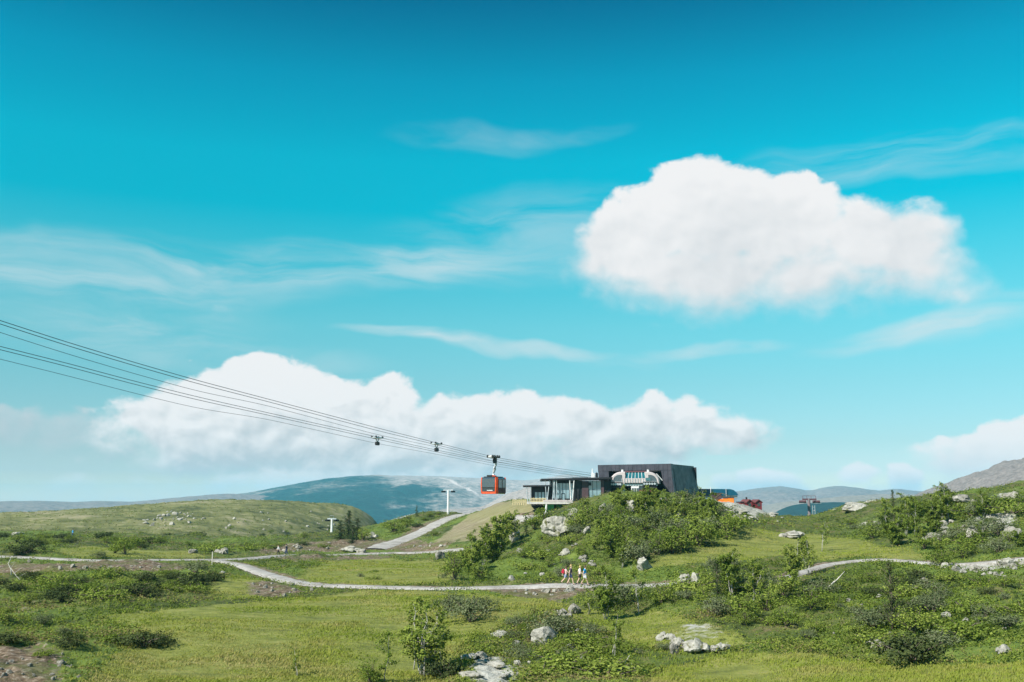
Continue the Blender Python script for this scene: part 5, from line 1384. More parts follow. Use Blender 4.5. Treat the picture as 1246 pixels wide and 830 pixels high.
scatter('130 655|300 640|440 640|440 652|300 655|130 660', 22, 6.0, ['bush', 'juniper'], (0.8, 1.8), 'far dark shrub at the foot of the olive hill', 'far shrubs on the olive hill', skip=290, widths=(1.2, 2.2))
scatter('470 640|500 628|545 624|545 630|505 645|480 652', 12, 2.0, ['bush', 'juniper', 'low'], (0.6, 1.5), 'green shrub on the bank left of the wide gravel track', 'shrubs beside the wide gravel track', widths=(1.3, 2.0))
print('plants', len(OCC))

# ------------------------------------------------------------------ grass and ground cover: countless, one object each
def cover_points(n, r0, r1, power):
    a = rng.uniform(azel(-60, 610)[0], azel(1306, 610)[0], n)
    u = rng.random(n); r = (r0 ** (1 - power) + u * (r1 ** (1 - power) - r0 ** (1 - power))) ** (1 / (1 - power))
    return r * np.sin(a), r * np.cos(a), r
def build_cover():
    # dwarf birch, crowberry and heather: leafy tufts close to the ground
    x, y, r = cover_points(175000, 44, 640, 1.45)
    md, so, ro, ta, fh = (masks[k](x, y) for k in ('meadow', 'soil', 'rock', 'tan', 'farhill'))
    dens = fbm(x / 5.0, y / 5.0, 4, 91)
    keep = (md < 0.55) & (so < 0.55) & (ro < 0.5) & (ta < 0.3) & (pathd(x, y) > rng.uniform(-.25, .6, len(x))) & (dens + rng.normal(0, .25, len(x)) > -0.16) & ((fh < .5) | (dens > .02))
    flatm = (x > 3) & (x < 46) & (y > 189) & (y < 240); keep &= ~flatm
    x, y, r, dens = x[keep], y[keep], r[keep], dens[keep]
    z = hgt(x, y); n = len(x); k = 6
    hh = np.clip(0.10 + 0.26 * (dens + .25) + rng.normal(0, .05, n), .05, .5)
    C = np.stack([x, y, z + hh * .55], -1)
    V, t = leaf_cloud(C, np.tile([0, 0, 1.0], (n, 1)), hh * 1.1 + .08, k, 0.058, rng, 0.4)
    sc = np.repeat(np.repeat(0.75 + r / 190, k), 4)
    cen = np.repeat(V.reshape(-1, 4, 3).mean(1), 4, 0); V = cen + (V - cen) * sc[:, None]
    patch = np.repeat(fbm(x / 9.0, y / 9.0, 5, 97, .6) * .85 + .42, k * 4)
    t = np.clip((t - .5) * .75 + patch * .85 + .06, 0, 1)
    t = np.clip(t - np.repeat(.15 * sstep(2, 22, x) * (1 - sstep(95, 120, r)), k * 4), 0, 1)      # darker shade of the near right slope put into the tint
    m = leaf_mat('heath cover', [(0.12, (0.0205, 0.0365, 0.0091)), (0.28, (0.0479, 0.0752, 0.0137)), (0.42, (0.1186, 0.1687, 0.0251)), (0.56, (0.1915, 0.2337, 0.0410)), (0.68, (0.1881, 0.1710, 0.0684)), (0.80, (0.1596, 0.1083, 0.0627)), (0.92, (0.2850, 0.2508, 0.1710))], 0.25)
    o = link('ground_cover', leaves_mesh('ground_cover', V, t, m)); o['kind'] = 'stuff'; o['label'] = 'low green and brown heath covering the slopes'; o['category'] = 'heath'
    # grass: single blades in tufts
    x, y, r = cover_points(200000, 44, 200, 1.45)
    md, so = masks['meadow'](x, y), masks['soil'](x, y); ro = masks['rock'](x, y)
    keep = ((md > 0.35) | (rng.random(len(x)) < 0.30)) & (pathd(x, y) > rng.uniform(-.3, .4, len(x))) & (so < 0.5) & (ro < .5) & (masks['tan'](x, y) < .3) & ~((x > 3) & (x < 46) & (y > 189) & (y < 240))
    x, y, r, md = x[keep], y[keep], r[keep], md[keep]; n = len(x)
    z = hgt(x, y); k = 3
    P = np.repeat(np.stack([x, y, z - .03], -1), k, 0) + np.c_[rng.normal(0, .10, (n * k, 2)), np.zeros(n * k)]
    tall = np.repeat(np.clip(0.10 + 0.13 * fbm(x / 4, y / 4, 4, 131), .035, .34), k) * rng.uniform(.6, 1.4, n * k)
    a = rng.uniform(0, 6.28, n * k); w = 0.020 * np.repeat(0.8 + r / 90, k)
    side = np.stack([np.cos(a), np.sin(a), np.zeros(n * k)], -1) * w[:, None]
    bend = np.c_[rng.normal(.04, .07, (n * k, 2)), np.zeros(n * k)] * (tall / .2)[:, None]
    up = np.c_[np.zeros((n * k, 2)), tall]
    q = np.stack([P - side, P + side, P + bend * .4 + up * .6 + side * .7, P + bend + up], 1).reshape(-1, 3)
    t = np.repeat(np.repeat(np.clip(fbm(x / 7, y / 4, 5, 137, .6) * .95 + .50 - .20 * (md < .4), 0, 1), k) * .72 + rng.random(n * k) * .28, 4)
    m = leaf_mat('meadow grass', [(0.12, (0.0464, 0.0719, 0.0162)), (0.34, (0.1218, 0.1682, 0.0255)), (0.56, (0.2146, 0.2529, 0.0394)), (0.74, (0.2610, 0.2494, 0.0696)), (0.92, (0.3480, 0.2900, 0.1392))], 0.30)
    o = link('grass', leaves_mesh('grass', q, t, m)); o['kind'] = 'stuff'; o['label'] = 'short bright grass of the wet meadows'; o['category'] = 'grass'
build_cover()

# ================================================================== rocks
def rock_material(name, dark, mid, light, lichen):
    m, g, b = gmat(name)
    tc = m.node_tree.nodes.new('ShaderNodeTexCoord').outputs['Object']
    oi = m.node_tree.nodes.new('ShaderNodeObjectInfo').outputs['Random']
    p = g.v('ADD', tc, g.comb(g.m('MULTIPLY', oi, 37.0), g.m('MULTIPLY', oi, 11.0), 0.0))
    n1 = g.noise(p, 1.6, 6, 0.65, 0.3); n2 = g.noise(p, 7.0, 5, 0.75)
    c = g.ramp(g.m('ADD', g.m('MULTIPLY', n1, 0.55), g.m('MULTIPLY', n2, 0.45)), [(0.34, dark), (0.47, mid), (0.62, light)])
    c = g.mix(g.mr(g.noise(p, 2.6, 4, 0.6), 0.56, 0.66), c, lichen)
    m.node_tree.links.new(c, b.inputs['Base Color']); b.inputs['Roughness'].default_value = 0.95
    bp = m.node_tree.nodes.new('ShaderNodeBump'); bp.inputs['Strength'].default_value = 0.8; bp.inputs['Distance'].default_value = 0.08
    m.node_tree.links.new(n2, bp.inputs['Height']); m.node_tree.links.new(bp.outputs[0], b.inputs['Normal'])
    return m
ROCK = rock_material('lichened gneiss', (0.055, 0.050, 0.040), (0.215, 0.200, 0.170), (0.355, 0.335, 0.290), (0.095, 0.098, 0.040))
PALE = rock_material('pale bare gneiss', (0.085, 0.080, 0.065), (0.285, 0.270, 0.232), (0.42, 0.40, 0.35), (0.13, 0.130, 0.06))
def rock_mesh(seed, mat, sx=1., sy=1., sz=.7, sub=3, cuts=7):
    r = np.random.default_rng(seed); bm = bmesh.new(); bmesh.ops.create_icosphere(bm, subdivisions=sub, radius=1.0)
    off = Vector(r.uniform(-50, 50, 3)); planes = []
    for _ in range(cuts):
        nrm = Vector(r.normal(size=3)); nrm.z *= .6; nrm.normalize(); planes.append((nrm, r.uniform(.42, .80)))
    for v in bm.verts:
        d = v.co.normalized(); k = 1 + .22 * mnoise.noise(d * 1.3 + off) + .10 * mnoise.noise(d * 3.1 + off)
        p = d * k
        for nrm, q in planes:
            e = p.dot(nrm) - q
            if e > 0: p -= nrm * e * .96
        p += d * (.08 * mnoise.noise(p * 3.5 + off) - .10 * max(0, 1 - 5 * abs(mnoise.noise(p * 1.7 + off * 2))) + .06 * mnoise.noise(p * 8 + off) + .03 * mnoise.noise(p * 17 + off))
        v.co = Vector((p.x * sx, p.y * sy, p.z * sz))
    me = bpy.data.meshes.new('boulder'); bm.to_mesh(me); bm.free(); me.materials.append(mat); return me
RM = [rock_mesh(300 + k, ROCK) for k in range(5)]; RP = [rock_mesh(320 + k, PALE) for k in range(4)]
RO = [rock_mesh(340 + k, ROCK, 1, .8, .42, 4, 12) for k in range(4)]; RL = [rock_mesh(360 + k, PALE, 1, .8, .30, 4, 10) for k in range(3)]
def cluster_mesh(seed, mat):
    """a low broken outcrop: several angular blocks grown together"""
    r = np.random.default_rng(seed); me = bpy.data.meshes.new('rock_outcrop'); V = []; F = []
    for k in range(9):
        a = r.uniform(0, 6.28); d = r.uniform(0, .75) if k else 0; w = r.uniform(.22, .48) * (1.15 - .5 * d); src = rock_mesh(int(seed * 20 + k), mat, w * r.uniform(.8, 1.3), w * r.uniform(.7, 1.1), w * r.uniform(.45, .85), 2, 9)
        ro = Matrix.Rotation(r.uniform(0, 6.28), 4, 'Z') @ Matrix.Rotation(r.uniform(-.3, .3), 4, 'X'); o = len(V); off = Vector((math.cos(a) * d, math.sin(a) * d * .7, -.10 * d + r.uniform(-.05, .05)))
        V += [(ro @ v.co) + off for v in src.vertices]; F += [[i + o for i in p.vertices] for p in src.polygons]; bpy.data.meshes.remove(src)
    me.from_pydata(V, [], F); me.update(); me.materials.append(mat); return me
RC = [cluster_mesh(400 + k, ROCK if k % 2 else PALE) for k in range(6)]
SM = [rock_mesh(380 + k, ROCK, sub=2) for k in range(4)]
def rock(x, y, w, h, meshes, label, name='boulder', cat='boulder', group=None, sink=.42, rot=None, d=None):
    z = float(hgt(x, y)[0]); me = meshes[rng.integers(len(meshes))]
    o = link(name, me); tag(o, label, cat, group)
    if me in RC: w, h, sink = w * 1.35, h * .80, .30
    zz = max(abs(v.co.z) for v in me.vertices) if 'hz' not in me else me['hz']; me['hz'] = zz
    sz = h / zz / (2 - sink * 1.6); o.scale = (w / 2 * 1.12, (d or w) / 2, sz)
    o.location = (x, y, z + sz * zz * (1 - sink * 1.6) * .98); o.rotation_euler = (0, 0, rng.uniform(0, 6.28) if rot is None else rot); return o
def rock_px(px, py, wp, hp, meshes, label, skip=0.0, **kw):
    p = hit(px, py, hgt, skip)
    if p is None: return
    k = p[1] / FPX; return rock(p[0], p[1] + wp * k * .3, wp * k, hp * k, meshes, label, **kw)
BIG = [
    (663, 784, 33, 17, RP, 'whitish rounded boulder lying in the grass of the front hump', {}),
    (786, 695, 25, 14, RP, 'grey boulder beside the dark bushes at the foot of the knoll', {}),
    (838, 713, 26, 21, RC, 'whitish lichen rock standing upright near the end of the path', {}),
    (683, 752, 24, 14, RC, 'pale grey outcrop half covered by grass below the hikers', dict(name='rock_outcrop', cat='outcrop')),
    (700, 748, 22, 17, RC, 'taller block of the pale grey outcrop below the hikers', dict(name='rock_outcrop', cat='outcrop')),
    (678, 657, 38, 26, RL, 'big pale sloping slab on the left flank of the knoll', dict(name='rock_slab', cat='rock slab', sink=.2)),
    (697, 640, 30, 20, RL, 'pale slab just under the flat roofed building', dict(name='rock_slab', cat='rock slab', sink=.2)),
    (735, 630, 13, 16, RP, 'pale pointed rock near the top of the knoll', {}),
    (703, 634, 11, 9, RP, 'small pale rock below the flat roofed building', {}),
    (626, 660, 14, 21, RP, 'tall pale rock at the left foot of the knoll', {}),
    (586, 697, 7, 9, RP, 'small pale rock behind the bush at the edge of the small meadow', {}),
    (622, 707, 9, 6, RP, 'small whitish stone just above the gravel path', {}),
    (632, 673, 9, 6, RM, 'small grey rock on the left flank of the knoll', {}),
    (715, 650, 16, 9, RL, 'narrow pale slab on the left side of the knoll, below the pale pointed rock', dict(name='rock_slab', cat='rock slab')),
    (768, 622, 22, 12, RL, 'flat pale rock right in front of the ropeway terminal', dict(name='rock_slab', cat='rock slab')),
    (806, 612, 11, 7, RP, 'small pale rock under the corner of the dark hall', {}),
    (815, 780, 22, 13, RC, 'grey rock at the left end of the outcrop on the right front hump', dict(name='rock_outcrop', cat='outcrop')),
    (828, 790, 22, 18, RC, 'grey block in the outcrop on the right front hump', dict(name='rock_outcrop', cat='outcrop')),
    (850, 796, 34, 19, RC, 'broad grey rock in the middle of the outcrop on the right front hump', dict(name='rock_outcrop', cat='outcrop')),
    (878, 794, 26, 12, RC, 'low grey rock at the right end of the outcrop on the right front hump', dict(name='rock_outcrop', cat='outcrop')),
    (820, 797, 13, 12, RM, 'small grey rock at the foot of the outcrop on the right front hump', {}),
    (573, 804, 34, 12, RC, 'mossy grey outcrop right of the tall front birch clump', dict(name='rock_outcrop', cat='outcrop')),
    (607, 776, 38, 6, RL, 'long thin pale slab above the mossy outcrop', dict(name='rock_slab', cat='rock slab')),
    (602, 813, 34, 5, RL, 'long pale slab lying in the grass below the mossy outcrop', dict(name='rock_slab', cat='rock slab')),
    (575, 829, 34, 7, RL, 'pale mossy slab at the bottom edge beside the front birches', dict(name='rock_slab', cat='rock slab')),
    (614, 828, 24, 6, RL, 'pale slab nearest the viewer on the front hump', dict(name='rock_slab', cat='rock slab')),
    (694, 789, 12, 5, RP, 'small flat pale stone right of the whitish boulder', {}),
    (630, 811, 16, 6, RL, 'small pale slab left of the low spreading shrub', dict(name='rock_slab', cat='rock slab')),
    (1175, 620, 30, 17, RM, 'big overhanging grey rock on the right ridge skyline', dict(sink=-.22)),
    (1163, 621, 12, 9, RM, 'small grey rock propping the left end of the big overhanging rock', {}),
    (1190, 622, 14, 9, RM, 'grey rock leaning against the big overhanging rock', {}),
    (1076, 795, 30, 17, RC, 'grey outcrop under the very dark upright juniper', dict(name='rock_outcrop', cat='outcrop')),
    (1226, 796, 19, 10, RP, 'pale boulder in the grass at the far right', {}),
    (1154, 754, 13, 7, RP, 'small pale boulder on the right hand slope', {}),
    (1149, 787, 8, 5, RP, 'two toned little stone at the foot of the right hand slope', {}),
    (968, 655, 40, 11, RC, 'low grey outcrop in the grassy saddle', dict(name='rock_outcrop', cat='outcrop')),
    (1048, 619, 46, 9, RL, 'pale bare rock back on the skyline right of the dull red tower', dict(name='rock_slab', cat='rock slab')),
    (1215, 645, 26, 13, RC, 'pale rock band below the round crowned birch', dict(name='rock_outcrop', cat='outcrop')),
    (1236, 612, 30, 16, RC, 'grey outcrop at the top of the right ridge', dict(name='rock_outcrop', cat='outcrop')),
    (1236, 655, 22, 14, RM, 'grey boulder beside the willow at the far right', {}),
    (1150, 646, 24, 10, RC, 'weathered rocks on the ridge below the spreading birch', dict(name='rock_outcrop', cat='outcrop')),
    (1060, 640, 22, 9, RC, 'grey rock left of the ridge birches', dict(name='rock_outcrop', cat='outcrop')),
    (1128, 662, 10, 6, RM, 'small pale rock below the ridge birches', {}),
    (1230, 690, 20, 9, RP, 'pale broken rock beside the right hand path', {}),
    (1195, 694, 26, 8, RC, 'pale gravelly outcrop below the right hand path', dict(name='rock_outcrop', cat='outcrop')),
    (270, 674, 24, 11, RC, 'grey boulder pile behind the path junction', dict(name='rock_outcrop', cat='outcrop')),
    (232, 674, 14, 5, RM, 'small grey rock left of the boulder pile behind the junction', {}),
    (18, 651, 16, 4, RL, 'pale flat slab at the far left', dict(name='rock_slab', cat='rock slab')),
    (425, 672, 24, 8, RC, 'grey rock hump beside the upper path, below the small lift tower', dict(name='rock_outcrop', cat='outcrop')),
    (440, 674, 14, 5, RM, 'grey rock at the right end of the hump beside the upper path', {}),
    (364, 668, 10, 4, RM, 'pale rock right of the two distant walkers', {}),
    (452, 656, 16, 10, RC, 'pale rock at the foot of the wide gravel track', dict(name='rock_outcrop', cat='outcrop')),
    (534, 682, 14, 10, RM, 'grey rock on the edge of the small meadow by the knoll clump', {}),
    (270, 699, 7, 4, RP, 'small white stone below the path junction', {}),
    (945, 600, 1, 1, [], '', {}),
    (895, 633, 14, 8, RC, 'grey rock below the orange hut, beside the dark bush', dict(name='rock_outcrop', cat='outcrop')),
    (908, 633, 12, 6, RP, 'pale rock on the grass under the bare rock slope', {}),
]
for px, py, wp, hp, ms, lab, kw in BIG:
    if ms: rock_px(px, py, wp, hp, ms, lab, **kw)
def rock_scatter(poly, n, wr, meshes, label, group, skip=0.0, hk=.5):
    P = [tuple(float(v) for v in q.split()) for q in poly.split('|')]
    x0, x1 = min(p[0] for p in P), max(p[0] for p in P); y0, y1 = min(p[1] for p in P), max(p[1] for p in P); k = 0
    for _ in range(n * 20):
        if k >= n: break
        px, py = rng.uniform(x0, x1), rng.uniform(y0, y1)
        if not in_poly(px, py, P): continue
        q = hit(px, py, hgt, skip)
        if q is None or float(pathd(*q)[0]) < .8: continue
        w = wr[0] * (wr[1] / wr[0]) ** rng.random() ** 1.6
        rock(q[0], q[1], w, w * hk * rng.uniform(.7, 1.2), meshes, label, group=group); k += 1
rock_scatter('160 640|190 624|240 622|250 634|215 640|175 642', 44, (0.8, 2.8), RP + SM, 'pale boulder in the rock field on the olive hill', 'boulders of the far rock field', 290)
rock_scatter('250 640|330 618|440 630|420 645|300 650', 22, (0.8, 2.6), RP + SM, 'pale rock strewn over the right part of the olive hill', 'rocks on the right of the olive hill', 290)
rock_scatter('330 674|350 662|470 660|545 662|540 669|430 672', 34, (0.25, 1.0), SM + RP, 'stone in the bare brown ground beside the upper path', 'stones along the upper path')
rock_scatter('0 684|120 688|250 687|240 694|120 694|0 692', 20, (0.25, 0.7), SM, 'stone in the bare strip below the left path', 'stones below the left path')
rock_scatter('290 712|340 708|385 717|370 727|300 726', 16, (0.25, 0.7), SM, 'stone in the rubble heap under the path branch', 'stones under the path branch')
rock_scatter('600 716|730 714|700 728|640 726', 18, (0.25, 0.8), SM + RP, 'stone in the bare bank below the hikers', 'stones below the hikers')
rock_scatter('0 800|80 796|100 829|0 829', 26, (0.15, 0.45), SM, 'stone in the gravelly patch at the front left', 'stones in the front left patch')
rock_scatter('630 700|660 655|720 640|740 690|700 706', 20, (0.4, 1.3), RP + RC, 'pale rock among the bushes on the left flank of the knoll', 'rocks on the left flank of the knoll')
rock_scatter('1030 640|1246 600|1246 672|1120 665', 30, (0.5, 2.2), RC + RP + RC, 'weathered rock scattered over the right hand ridge', 'rocks on the right hand ridge')
rock_scatter('980 700|1246 700|1246 800|1000 800', 16, (0.25, 0.8), RP + SM, 'small rock on the slope below the right hand path', 'rocks on the right hand slope')
rock_scatter('1140 688|1250 680|1250 704|1170 702', 24, (0.3, 1.0), RP + SM, 'pale rubble stone beside the right hand path', 'rubble beside the right hand path')
rock_scatter('865 615|900 614|960 632|935 638|895 628', 18, (0.6, 2.4), RL + RP, 'pale rock on the bare slope under the orange hut', 'rocks on the bare slope', hk=.35)
rock_scatter('600 760|720 758|790 800|640 826', 10, (0.2, 0.7), RP + SM, 'small pale stone on the front hump', 'stones on the front hump')

# ------------------------------------------------------------------ dead wood
def dead(px, py, pts, rad, label):
    p = hit(px, py, hgt)
    if not p: return
    z = float(hgt(*p)[0]); k = p[1] / FPX
    t = thing('dead_branch', label, 'dead branch', (p[0], p[1], z - .05))
    mb = MB(); P = [(a * k, b * k * .5, c * k) for a, b, c in pts]; mb.tube(P, [rad * (1 - .7 * i / (len(P) - 1)) for i in range(len(P))], 6)
    part(mb, 'stem', DEAD, t, smooth=True)
    for i in range(1, len(P) - 1):
        a = Vector(P[i]); d = Vector((rng.uniform(-1, 1), rng.uniform(-1, 1), rng.uniform(.2, 1))).normalized() * rng.uniform(6, 13) * k
        part(MB().tube([a, a + d * .6, a + d], [rad * .45, rad * .3, rad * .12], 5), 'twig', DEAD, t)
dead(1003, 722, [(0, 0, 0), (8, 3, 9), (16, -2, 16), (26, 4, 25)], .07, 'bleached dead trunk leaning right below the right hand path')
dead(14, 700, [(0, 0, 0), (-2, 2, 8), (-5, 0, 14), (-3, 3, 20)], .07, 'bleached dead branch on the bank at the far left')
dead(26, 708, [(0, 0, 0), (-5, 1, 4), (-10, 3, 9), (-14, 0, 15)], .06, 'second bleached branch, the one lying lower on the far left bank')
dead(758, 822, [(0, 0, 0), (8, 3, 3), (16, -2, 6), (25, 4, 12)], .045, 'pale dead branch sticking out of the creeping shrub')
dead(752, 816, [(0, 0, 0), (6, 2, 5), (9, -2, 10), (14, 3, 17)], .04, 'short pale dead branch at the top of the creeping shrub')

def signpost():
    p = hit(258, 687, hgt); z = float(hgt(*p)[0])
    t = thing('trail_post', 'thin wooden trail post at the path junction', 'post', (p[0], p[1], z - .3))
    part(MB().rbox(-.05, .05, -.05, .05, 0, 1.7, .01), 'post', DEAD, t)
    part(MB().prism([(-.07, 1.7), (.07, 1.7), (0, 1.78)], 'y', -.07, .07), 'cap', DEAD, t)
signpost()

# ================================================================== people
def project(v):
    c, s = math.cos(PITCH), math.sin(PITCH); z = v[2] - CZ
    d = v[1] * c + z * s; u = -v[1] * s + z * c
    return CX + FPX * v[0] / d, CY - FPX * u / d
SKIN = pmat('fair skin', (0.55, 0.37, 0.28), 0.6)  # the skin's own colour, one even tone
HAIRM = {'blond': pmat('blond hair', (0.48, 0.34, 0.16), 0.7), 'brown': pmat('brown hair', (0.09, 0.05, 0.03), 0.7), 'dark': pmat('dark hair', (0.025, 0.02, 0.018), 0.7)}
_cl = {}
def cloth(c):
    if c not in _cl:
        _cl[c] = pmat('cloth ' + c, dict(white=(.72, .70, .68), pinkwhite=(.70, .50, .46), plum=(.070, .045, .075), blue=(.01, .30, .62), dark=(.02, .02, .025), navy=(.03, .045, .11), bluegrey=(.22, .27, .40), lightgrey=(.55, .55, .56), red=(.50, .02, .05), jacket=(.04, .05, .07), orange=(.60, .16, .05), jeans=(.05, .08, .16))[c], 0.85)
    return _cl[c]
def skin_mesh(name, V, Ed, Rr, mat, parent, root=0):
    me = bpy.data.meshes.new(name); me.from_pydata(V, Ed, []); me.update(); me.materials.append(mat)
    o = link(name, me, parent)
    o.modifiers.new('skin', 'SKIN')
    lay = me.skin_vertices[0].data
    for i, r in enumerate(Rr): lay[i].radius = r if isinstance(r, tuple) else (r, r)
    for i in range(len(V)): lay[i].use_root = (i == root)
    s = o.modifiers.new('smooth', 'SUBSURF'); s.levels = 1; s.render_levels = 1
    return o
def person(px, py, H, face, stride, top, legs, hair, label, short=True, group=None, sleeve=True, phase=1, backlean=0.03, on=None):
    q = hit(px, py, hgt)
    if on is not None:                                      # walking on a path: the path point in that direction
        q = min(((a, b) for a, b in PATHS[on][0]), key=lambda c: abs(project(Vector((c[0], c[1], float(hbase(*c)[0]))))[0] - px)); q = (q[0], q[1] + .35 * phase * .6)
    z = max(float(hgt(*q)[0]), float(hbase(*q)[0]) + .05)
    k = H / 1.75
    t = thing('person', label, 'person', (q[0], q[1], z), face, group); t.scale = (k, k, k)
    a = stride * phase
    def legp(s):                                          # facing +x, s = side
        A = a * s
        hip = Vector((0, s * .09, .90)); th = A * .55 + .06
        knee = hip + Vector((math.sin(th) * .43, 0, -math.cos(th) * .43)); sh = th - .12 - (0.38 * abs(stride) if A < 0 else .04)
        ank = knee + Vector((math.sin(sh) * .41, 0, -math.cos(sh) * .41))
        toe = ank + Vector((.17, s * .015, -.045 if A >= 0 else -.06)); return hip, knee, ank, toe
    def armp(s):
        A = -a * s * .8
        sh = Vector((-.01, s * .185, 1.41)); el = sh + Vector((math.sin(A - .05) * .29, s * .05, -math.cos(A) * .29)); wr = el + Vector((math.sin(A + .40) * .25, -s * .015, -math.cos(A + .40) * .25)); d = (wr - el).normalized()
        return sh, el, wr, wr + d * .07, d
    V = [Vector((0, 0, .95)), Vector((backlean, 0, 1.12)), Vector((backlean * 1.6, 0, 1.32)), Vector((backlean * 1.8, 0, 1.46)), Vector((.04, 0, 1.53)), Vector((.055, 0, 1.62)), Vector((.05, 0, 1.70)), Vector((.155, 0, 1.615))]
    Ed = [(0, 1), (1, 2), (2, 3), (3, 4), (4, 5), (5, 6), (5, 7)]
    Rr = [(.145, .115), (.135, .10), (.155, .11), (.07, .065), (.058, .056), (.085, .10), (.062, .072), .016]
    for s in (-1, 1):
        L = legp(s); i = len(V); V += list(L); Ed += [(0, i), (i, i + 1), (i + 1, i + 2), (i + 2, i + 3)]; Rr += [.088, .058, .042, .036]
        sh, el, wr, pm, d = armp(s); i = len(V); V += [sh, el, wr, pm]; Ed += [(2, i), (i, i + 1), (i + 1, i + 2), (i + 2, i + 3)]; Rr += [.058, .042, .030, (.036, .020)]
        side = Vector((1, 0, 0)) - d * d.x; side.normalize()
        for f in range(4):                                  # four fingers and the thumb
            j = len(V); b = pm + side * (.027 - .018 * f); V += [b + d * .035, b + d * (.065 + .008 * (1 - abs(f - 1.3))) + Vector((.010, -s * .012, 0))]; Ed += [(i + 3, j), (j, j + 1)]; Rr += [.0095, .008]
        j = len(V); V += [wr + d * .035 + side * .035, wr + d * .075 + side * .050]; Ed += [(i + 3, j), (j, j + 1)]; Rr += [.011, .009]
    skin_mesh('body', V, Ed, Rr, SKIN, t)
    # shirt
    V2 = [V[0] + Vector((0, 0, -.07)), V[1], V[2], V[3] + Vector((0, 0, -.03))]; E2 = [(0, 1), (1, 2), (2, 3)]; R2 = [(.163, .132), (.156, .122), (.175, .130), (.085, .08)]
    for s in (-1, 1):
        sh, el, wr, pm, d = armp(s); i = len(V2); V2 += [sh, sh.lerp(el, .62)] + ([] if sleeve else [el, el.lerp(wr, .93)]); E2 += [(2, i), (i, i + 1)] + ([] if sleeve else [(i + 1, i + 2), (i + 2, i + 3)]); R2 += [.078, .066] + ([] if sleeve else [.056, .044])
    skin_mesh('shirt' if sleeve else 'jacket', V2, E2, R2, cloth(top), t)
    V3 = [Vector((0, 0, 1.06)), Vector((0, 0, .93))]; E3 = [(0, 1)]; R3 = [(.160, .128), (.165, .135)]
    for s in (-1, 1):
        hip, kn, an, toe = legp(s); i = len(V3); V3 += [hip, hip.lerp(kn, .75)] if short else [hip, kn, kn.lerp(an, .93)]
        E3 += [(1, i), (i, i + 1)] + ([] if short else [(i + 1, i + 2)]); R3 += [.108, .098] if short else [.105, .078, .062]
    skin_mesh('shorts' if short else 'trousers', V3, E3, R3, cloth(legs), t, 1)
    for s in (-1, 1):
        hip, kn, an, toe = legp(s); skin_mesh('shoe', [an + Vector((-.04, 0, -.035)), an + Vector((.06, 0, -.05)), toe + Vector((.04, 0, -.005))], [(0, 1), (1, 2)], [(.048, .05), (.048, .042), (.038, .030)], cloth('dark'), t, 1)
    skin_mesh('hair', [Vector((.005, 0, 1.60)), Vector((.02, 0, 1.69)), Vector((.05, 0, 1.735))], [(0, 1), (1, 2)], [(.092, .075), (.095, .088), (.066, .060)], HAIRM[hair], t, 1)
    for s in (-1, 1):
        part(MB().rbox(.135, .150, s * .036 - .014, s * .036 + .014, 1.637, 1.653, .004), 'eye', MT['black'], t)
    part(MB().rbox(.128, .146, -.024, .024, 1.565, 1.575, .003), 'mouth', cloth('red'), t)
    return t, k
P1, _ = person(688.0, 713.1, 1.66, R(8), .85, 'pinkwhite', 'bluegrey', 'brown', 'walker in pinkish top and blue grey shorts, last of the four on the path', group='four walkers on the gravel path', on=1)
P2, _ = person(694.5, 712.1, 1.84, R(5), .55, 'plum', 'navy', 'blond', 'tall walker in dark plum T-shirt beside the one in the pinkish top', group='four walkers on the gravel path', on=1, phase=-1)
P3, _ = person(706.0, 713.1, 1.70, R(2), .50, 'white', 'dark', 'blond', 'walker in white T-shirt and dark shorts next to the bright blue shirt', group='four walkers on the gravel path', on=1)
P4, _ = person(712.8, 712.7, 1.80, R(-2), .60, 'blue', 'lightgrey', 'brown', 'walker in bright blue T-shirt and light shorts, first of the four on the path', group='four walkers on the gravel path', on=1, phase=-1)
person(337.5, 677.0, 1.72, R(190), .55, 'lightgrey', 'dark', 'brown', 'distant walker in light jacket on the upper path', short=False, sleeve=False, group='two distant walkers', on=0)
person(347.5, 676.6, 1.82, R(185), .50, 'jacket', 'navy', 'dark', 'distant walker in dark jacket on the upper path', short=False, sleeve=False, group='two distant walkers', on=0, phase=-1)
person(88, 654.5, 1.75, R(20), .40, 'blue', 'jeans', 'dark', 'far walker in blue jacket among the heath at the left', short=False, sleeve=False)
def backpack(P, label, c):
    t = thing('backpack', label, 'backpack', P.location, P.rotation_euler.z); k = P.scale.x; t.scale = (k, k, k)
    part(MB().rbox(-.36, -.14, -.15, .15, 1.02, 1.46, .06), 'sack', cloth(c), t); part(MB().rbox(-.41, -.34, -.11, .11, 1.06, 1.28, .03), 'pocket', cloth(c), t)
    for s in (-1, 1): part(MB().tube([(-.15, s * .09, 1.44), (.02, s * .10, 1.53), (.17, s * .10, 1.40), (.10, s * .12, 1.15), (-.14, s * .12, 1.06)], .018, 5), 'strap', cloth('dark'), t)
backpack(P1, 'red backpack on the back of the walker in the pinkish top', 'red')
def station_guest():
    o = W(753.5, 600.5, 191.0)
    z = float(hgt(o.x, o.y)[0])
    return o

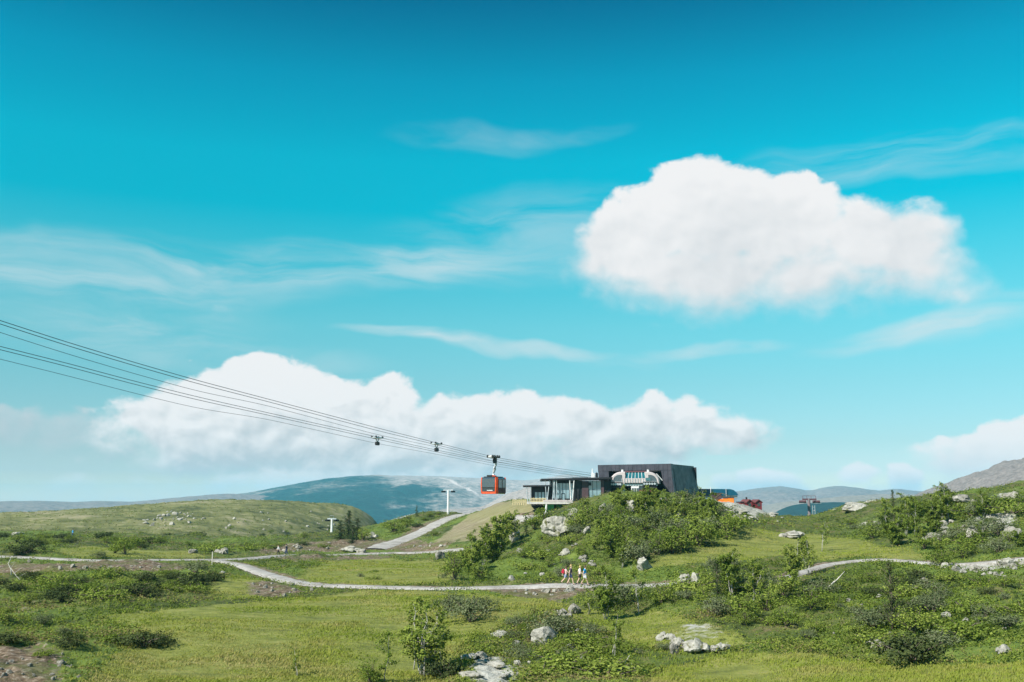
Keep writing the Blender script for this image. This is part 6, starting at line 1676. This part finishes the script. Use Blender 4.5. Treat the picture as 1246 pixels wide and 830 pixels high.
# ================================================================== labels that single out each repeat: by its nearest landmark in view
MARKS = [(702, 703, 'the four walkers'), (663, 778, 'the whitish boulder'), (515, 790, 'the tall front birches'), (785, 688, 'the boulder at the knoll foot'), (838, 702, 'the upright lichen rock'),
         (850, 787, 'the grey outcrop on the front hump'), (690, 745, 'the outcrop below the walkers'), (735, 735, 'the two stemmed birch'), (1086, 735, 'the dark upright juniper'), (1176, 609, 'the overhanging rock'),
         (1089, 630, 'the spire topped spruce'), (1146, 622, 'the spreading ridge birch'), (968, 652, 'the outcrop in the saddle'), (680, 645, 'the big pale slab'), (735, 624, 'the pale pointed rock'),
         (600, 665, 'the birch clump left of the knoll'), (790, 606, 'the station hall'), (868, 622, 'the birch at the knoll shoulder'), (885, 608, 'the orange hut'), (915, 614, 'the red cabins'),
         (984, 620, 'the dull red tower'), (404, 648, 'the small lift tower'), (430, 648, 'the dark spruces'), (545, 620, 'the upper lift tower'), (258, 681, 'the trail post'), (152, 668, 'the rounded bush by the path'),
         (342, 670, 'the two distant walkers'), (88, 650, 'the far blue walker'), (1010, 712, 'the leaning bleached trunk'), (20, 692, 'the bleached branches'), (175, 782, 'the lone meadow juniper'), (270, 669, 'the boulder pile at the junction'),
         (340, 720, 'the rubble under the path branch'), (1226, 790, 'the pale boulder at far right'), (1154, 750, 'the small pale slope boulder'), (50, 812, 'the gravelly front patch'), (575, 797, 'the mossy outcrop'),
         (1150, 687, 'the bend of the right path'), (1030, 684, 'the start of the right path'), (905, 725, 'the birches by the lichen rock'), (210, 632, 'the middle of the rock field'), (470, 660, 'the foot of the gravel track'),
         (757, 640, 'the knoll top'), (700, 690, 'the slope behind the walkers'), (130, 710, 'the middle of the left bank'), (60, 770, 'the left meadow edge'), (330, 640, 'the right part of the olive hill')]
ORD = ['', 'second ', 'third ', 'fourth ', 'fifth ', 'sixth ', 'seventh ', 'eighth ', 'ninth ', 'tenth ', 'eleventh ', 'twelfth ', 'thirteenth ', 'fourteenth ', 'fifteenth ', 'sixteenth ', 'seventeenth ', 'eighteenth ', 'nineteenth ', 'twentieth ']
def noun(o):
    n = o.name.split('.')[0]; p0 = None
    if n in ('boulder', 'rock_outcrop', 'rock_slab'):
        return ('pale ' if o.data.materials[0] == PALE else 'grey ') + ('stone' if max(o.scale) < .35 else 'rock')
    c = [k for k in o.children][0].data.name; sz = o.scale[2]
    kind = {'birch_tree': 'birch', 'birch_bush': 'leafy birch bush', 'willow_bush': 'grey green willow bush', 'dwarf_shrub': 'low green shrub', 'juniper_bush': 'dark low juniper', 'spruce_tree': 'spruce', 'juniper_tree': 'juniper'}[n]
    return kind
def relabel():
    pool = {}
    taken = {o['label'] for o in COL.objects if o.parent is None and 'label' in o and 'group' not in o}
    for o in COL.objects:
        if o.parent is None and 'group' in o and o['group'] and o.name.split('.')[0] in ('boulder', 'rock_outcrop', 'rock_slab', 'birch_tree', 'birch_bush', 'willow_bush', 'dwarf_shrub', 'juniper_bush', 'spruce_tree'):
            px, py = project(o.location)
            d, i = min(((px - a) ** 2 + ((py - b) * 1.6) ** 2, i) for i, (a, b, _) in enumerate(MARKS))
            a, b, m = MARKS[i]
            dx, dy = px - a, (py - b) * 1.6
            rel = ('right of' if dx > 0 else 'left of') if abs(dx) > abs(dy) else ('in front of' if dy > 0 else 'behind')
            pool.setdefault((noun(o), rel, m), []).append((d, o))
    for (nn, rel, m), L in pool.items():
        L.sort(key=lambda q: q[0])
        for k, (d, o) in enumerate(L):
            o['label'] = (nn + ' ' + rel + ' ' + m) if len(L) == 1 and nn + ' ' + rel + ' ' + m not in taken else ((ORD[k] + 'closest ' if k < len(ORD) else 'farther ') + nn + ' ' + rel + ' ' + m)
relabel()
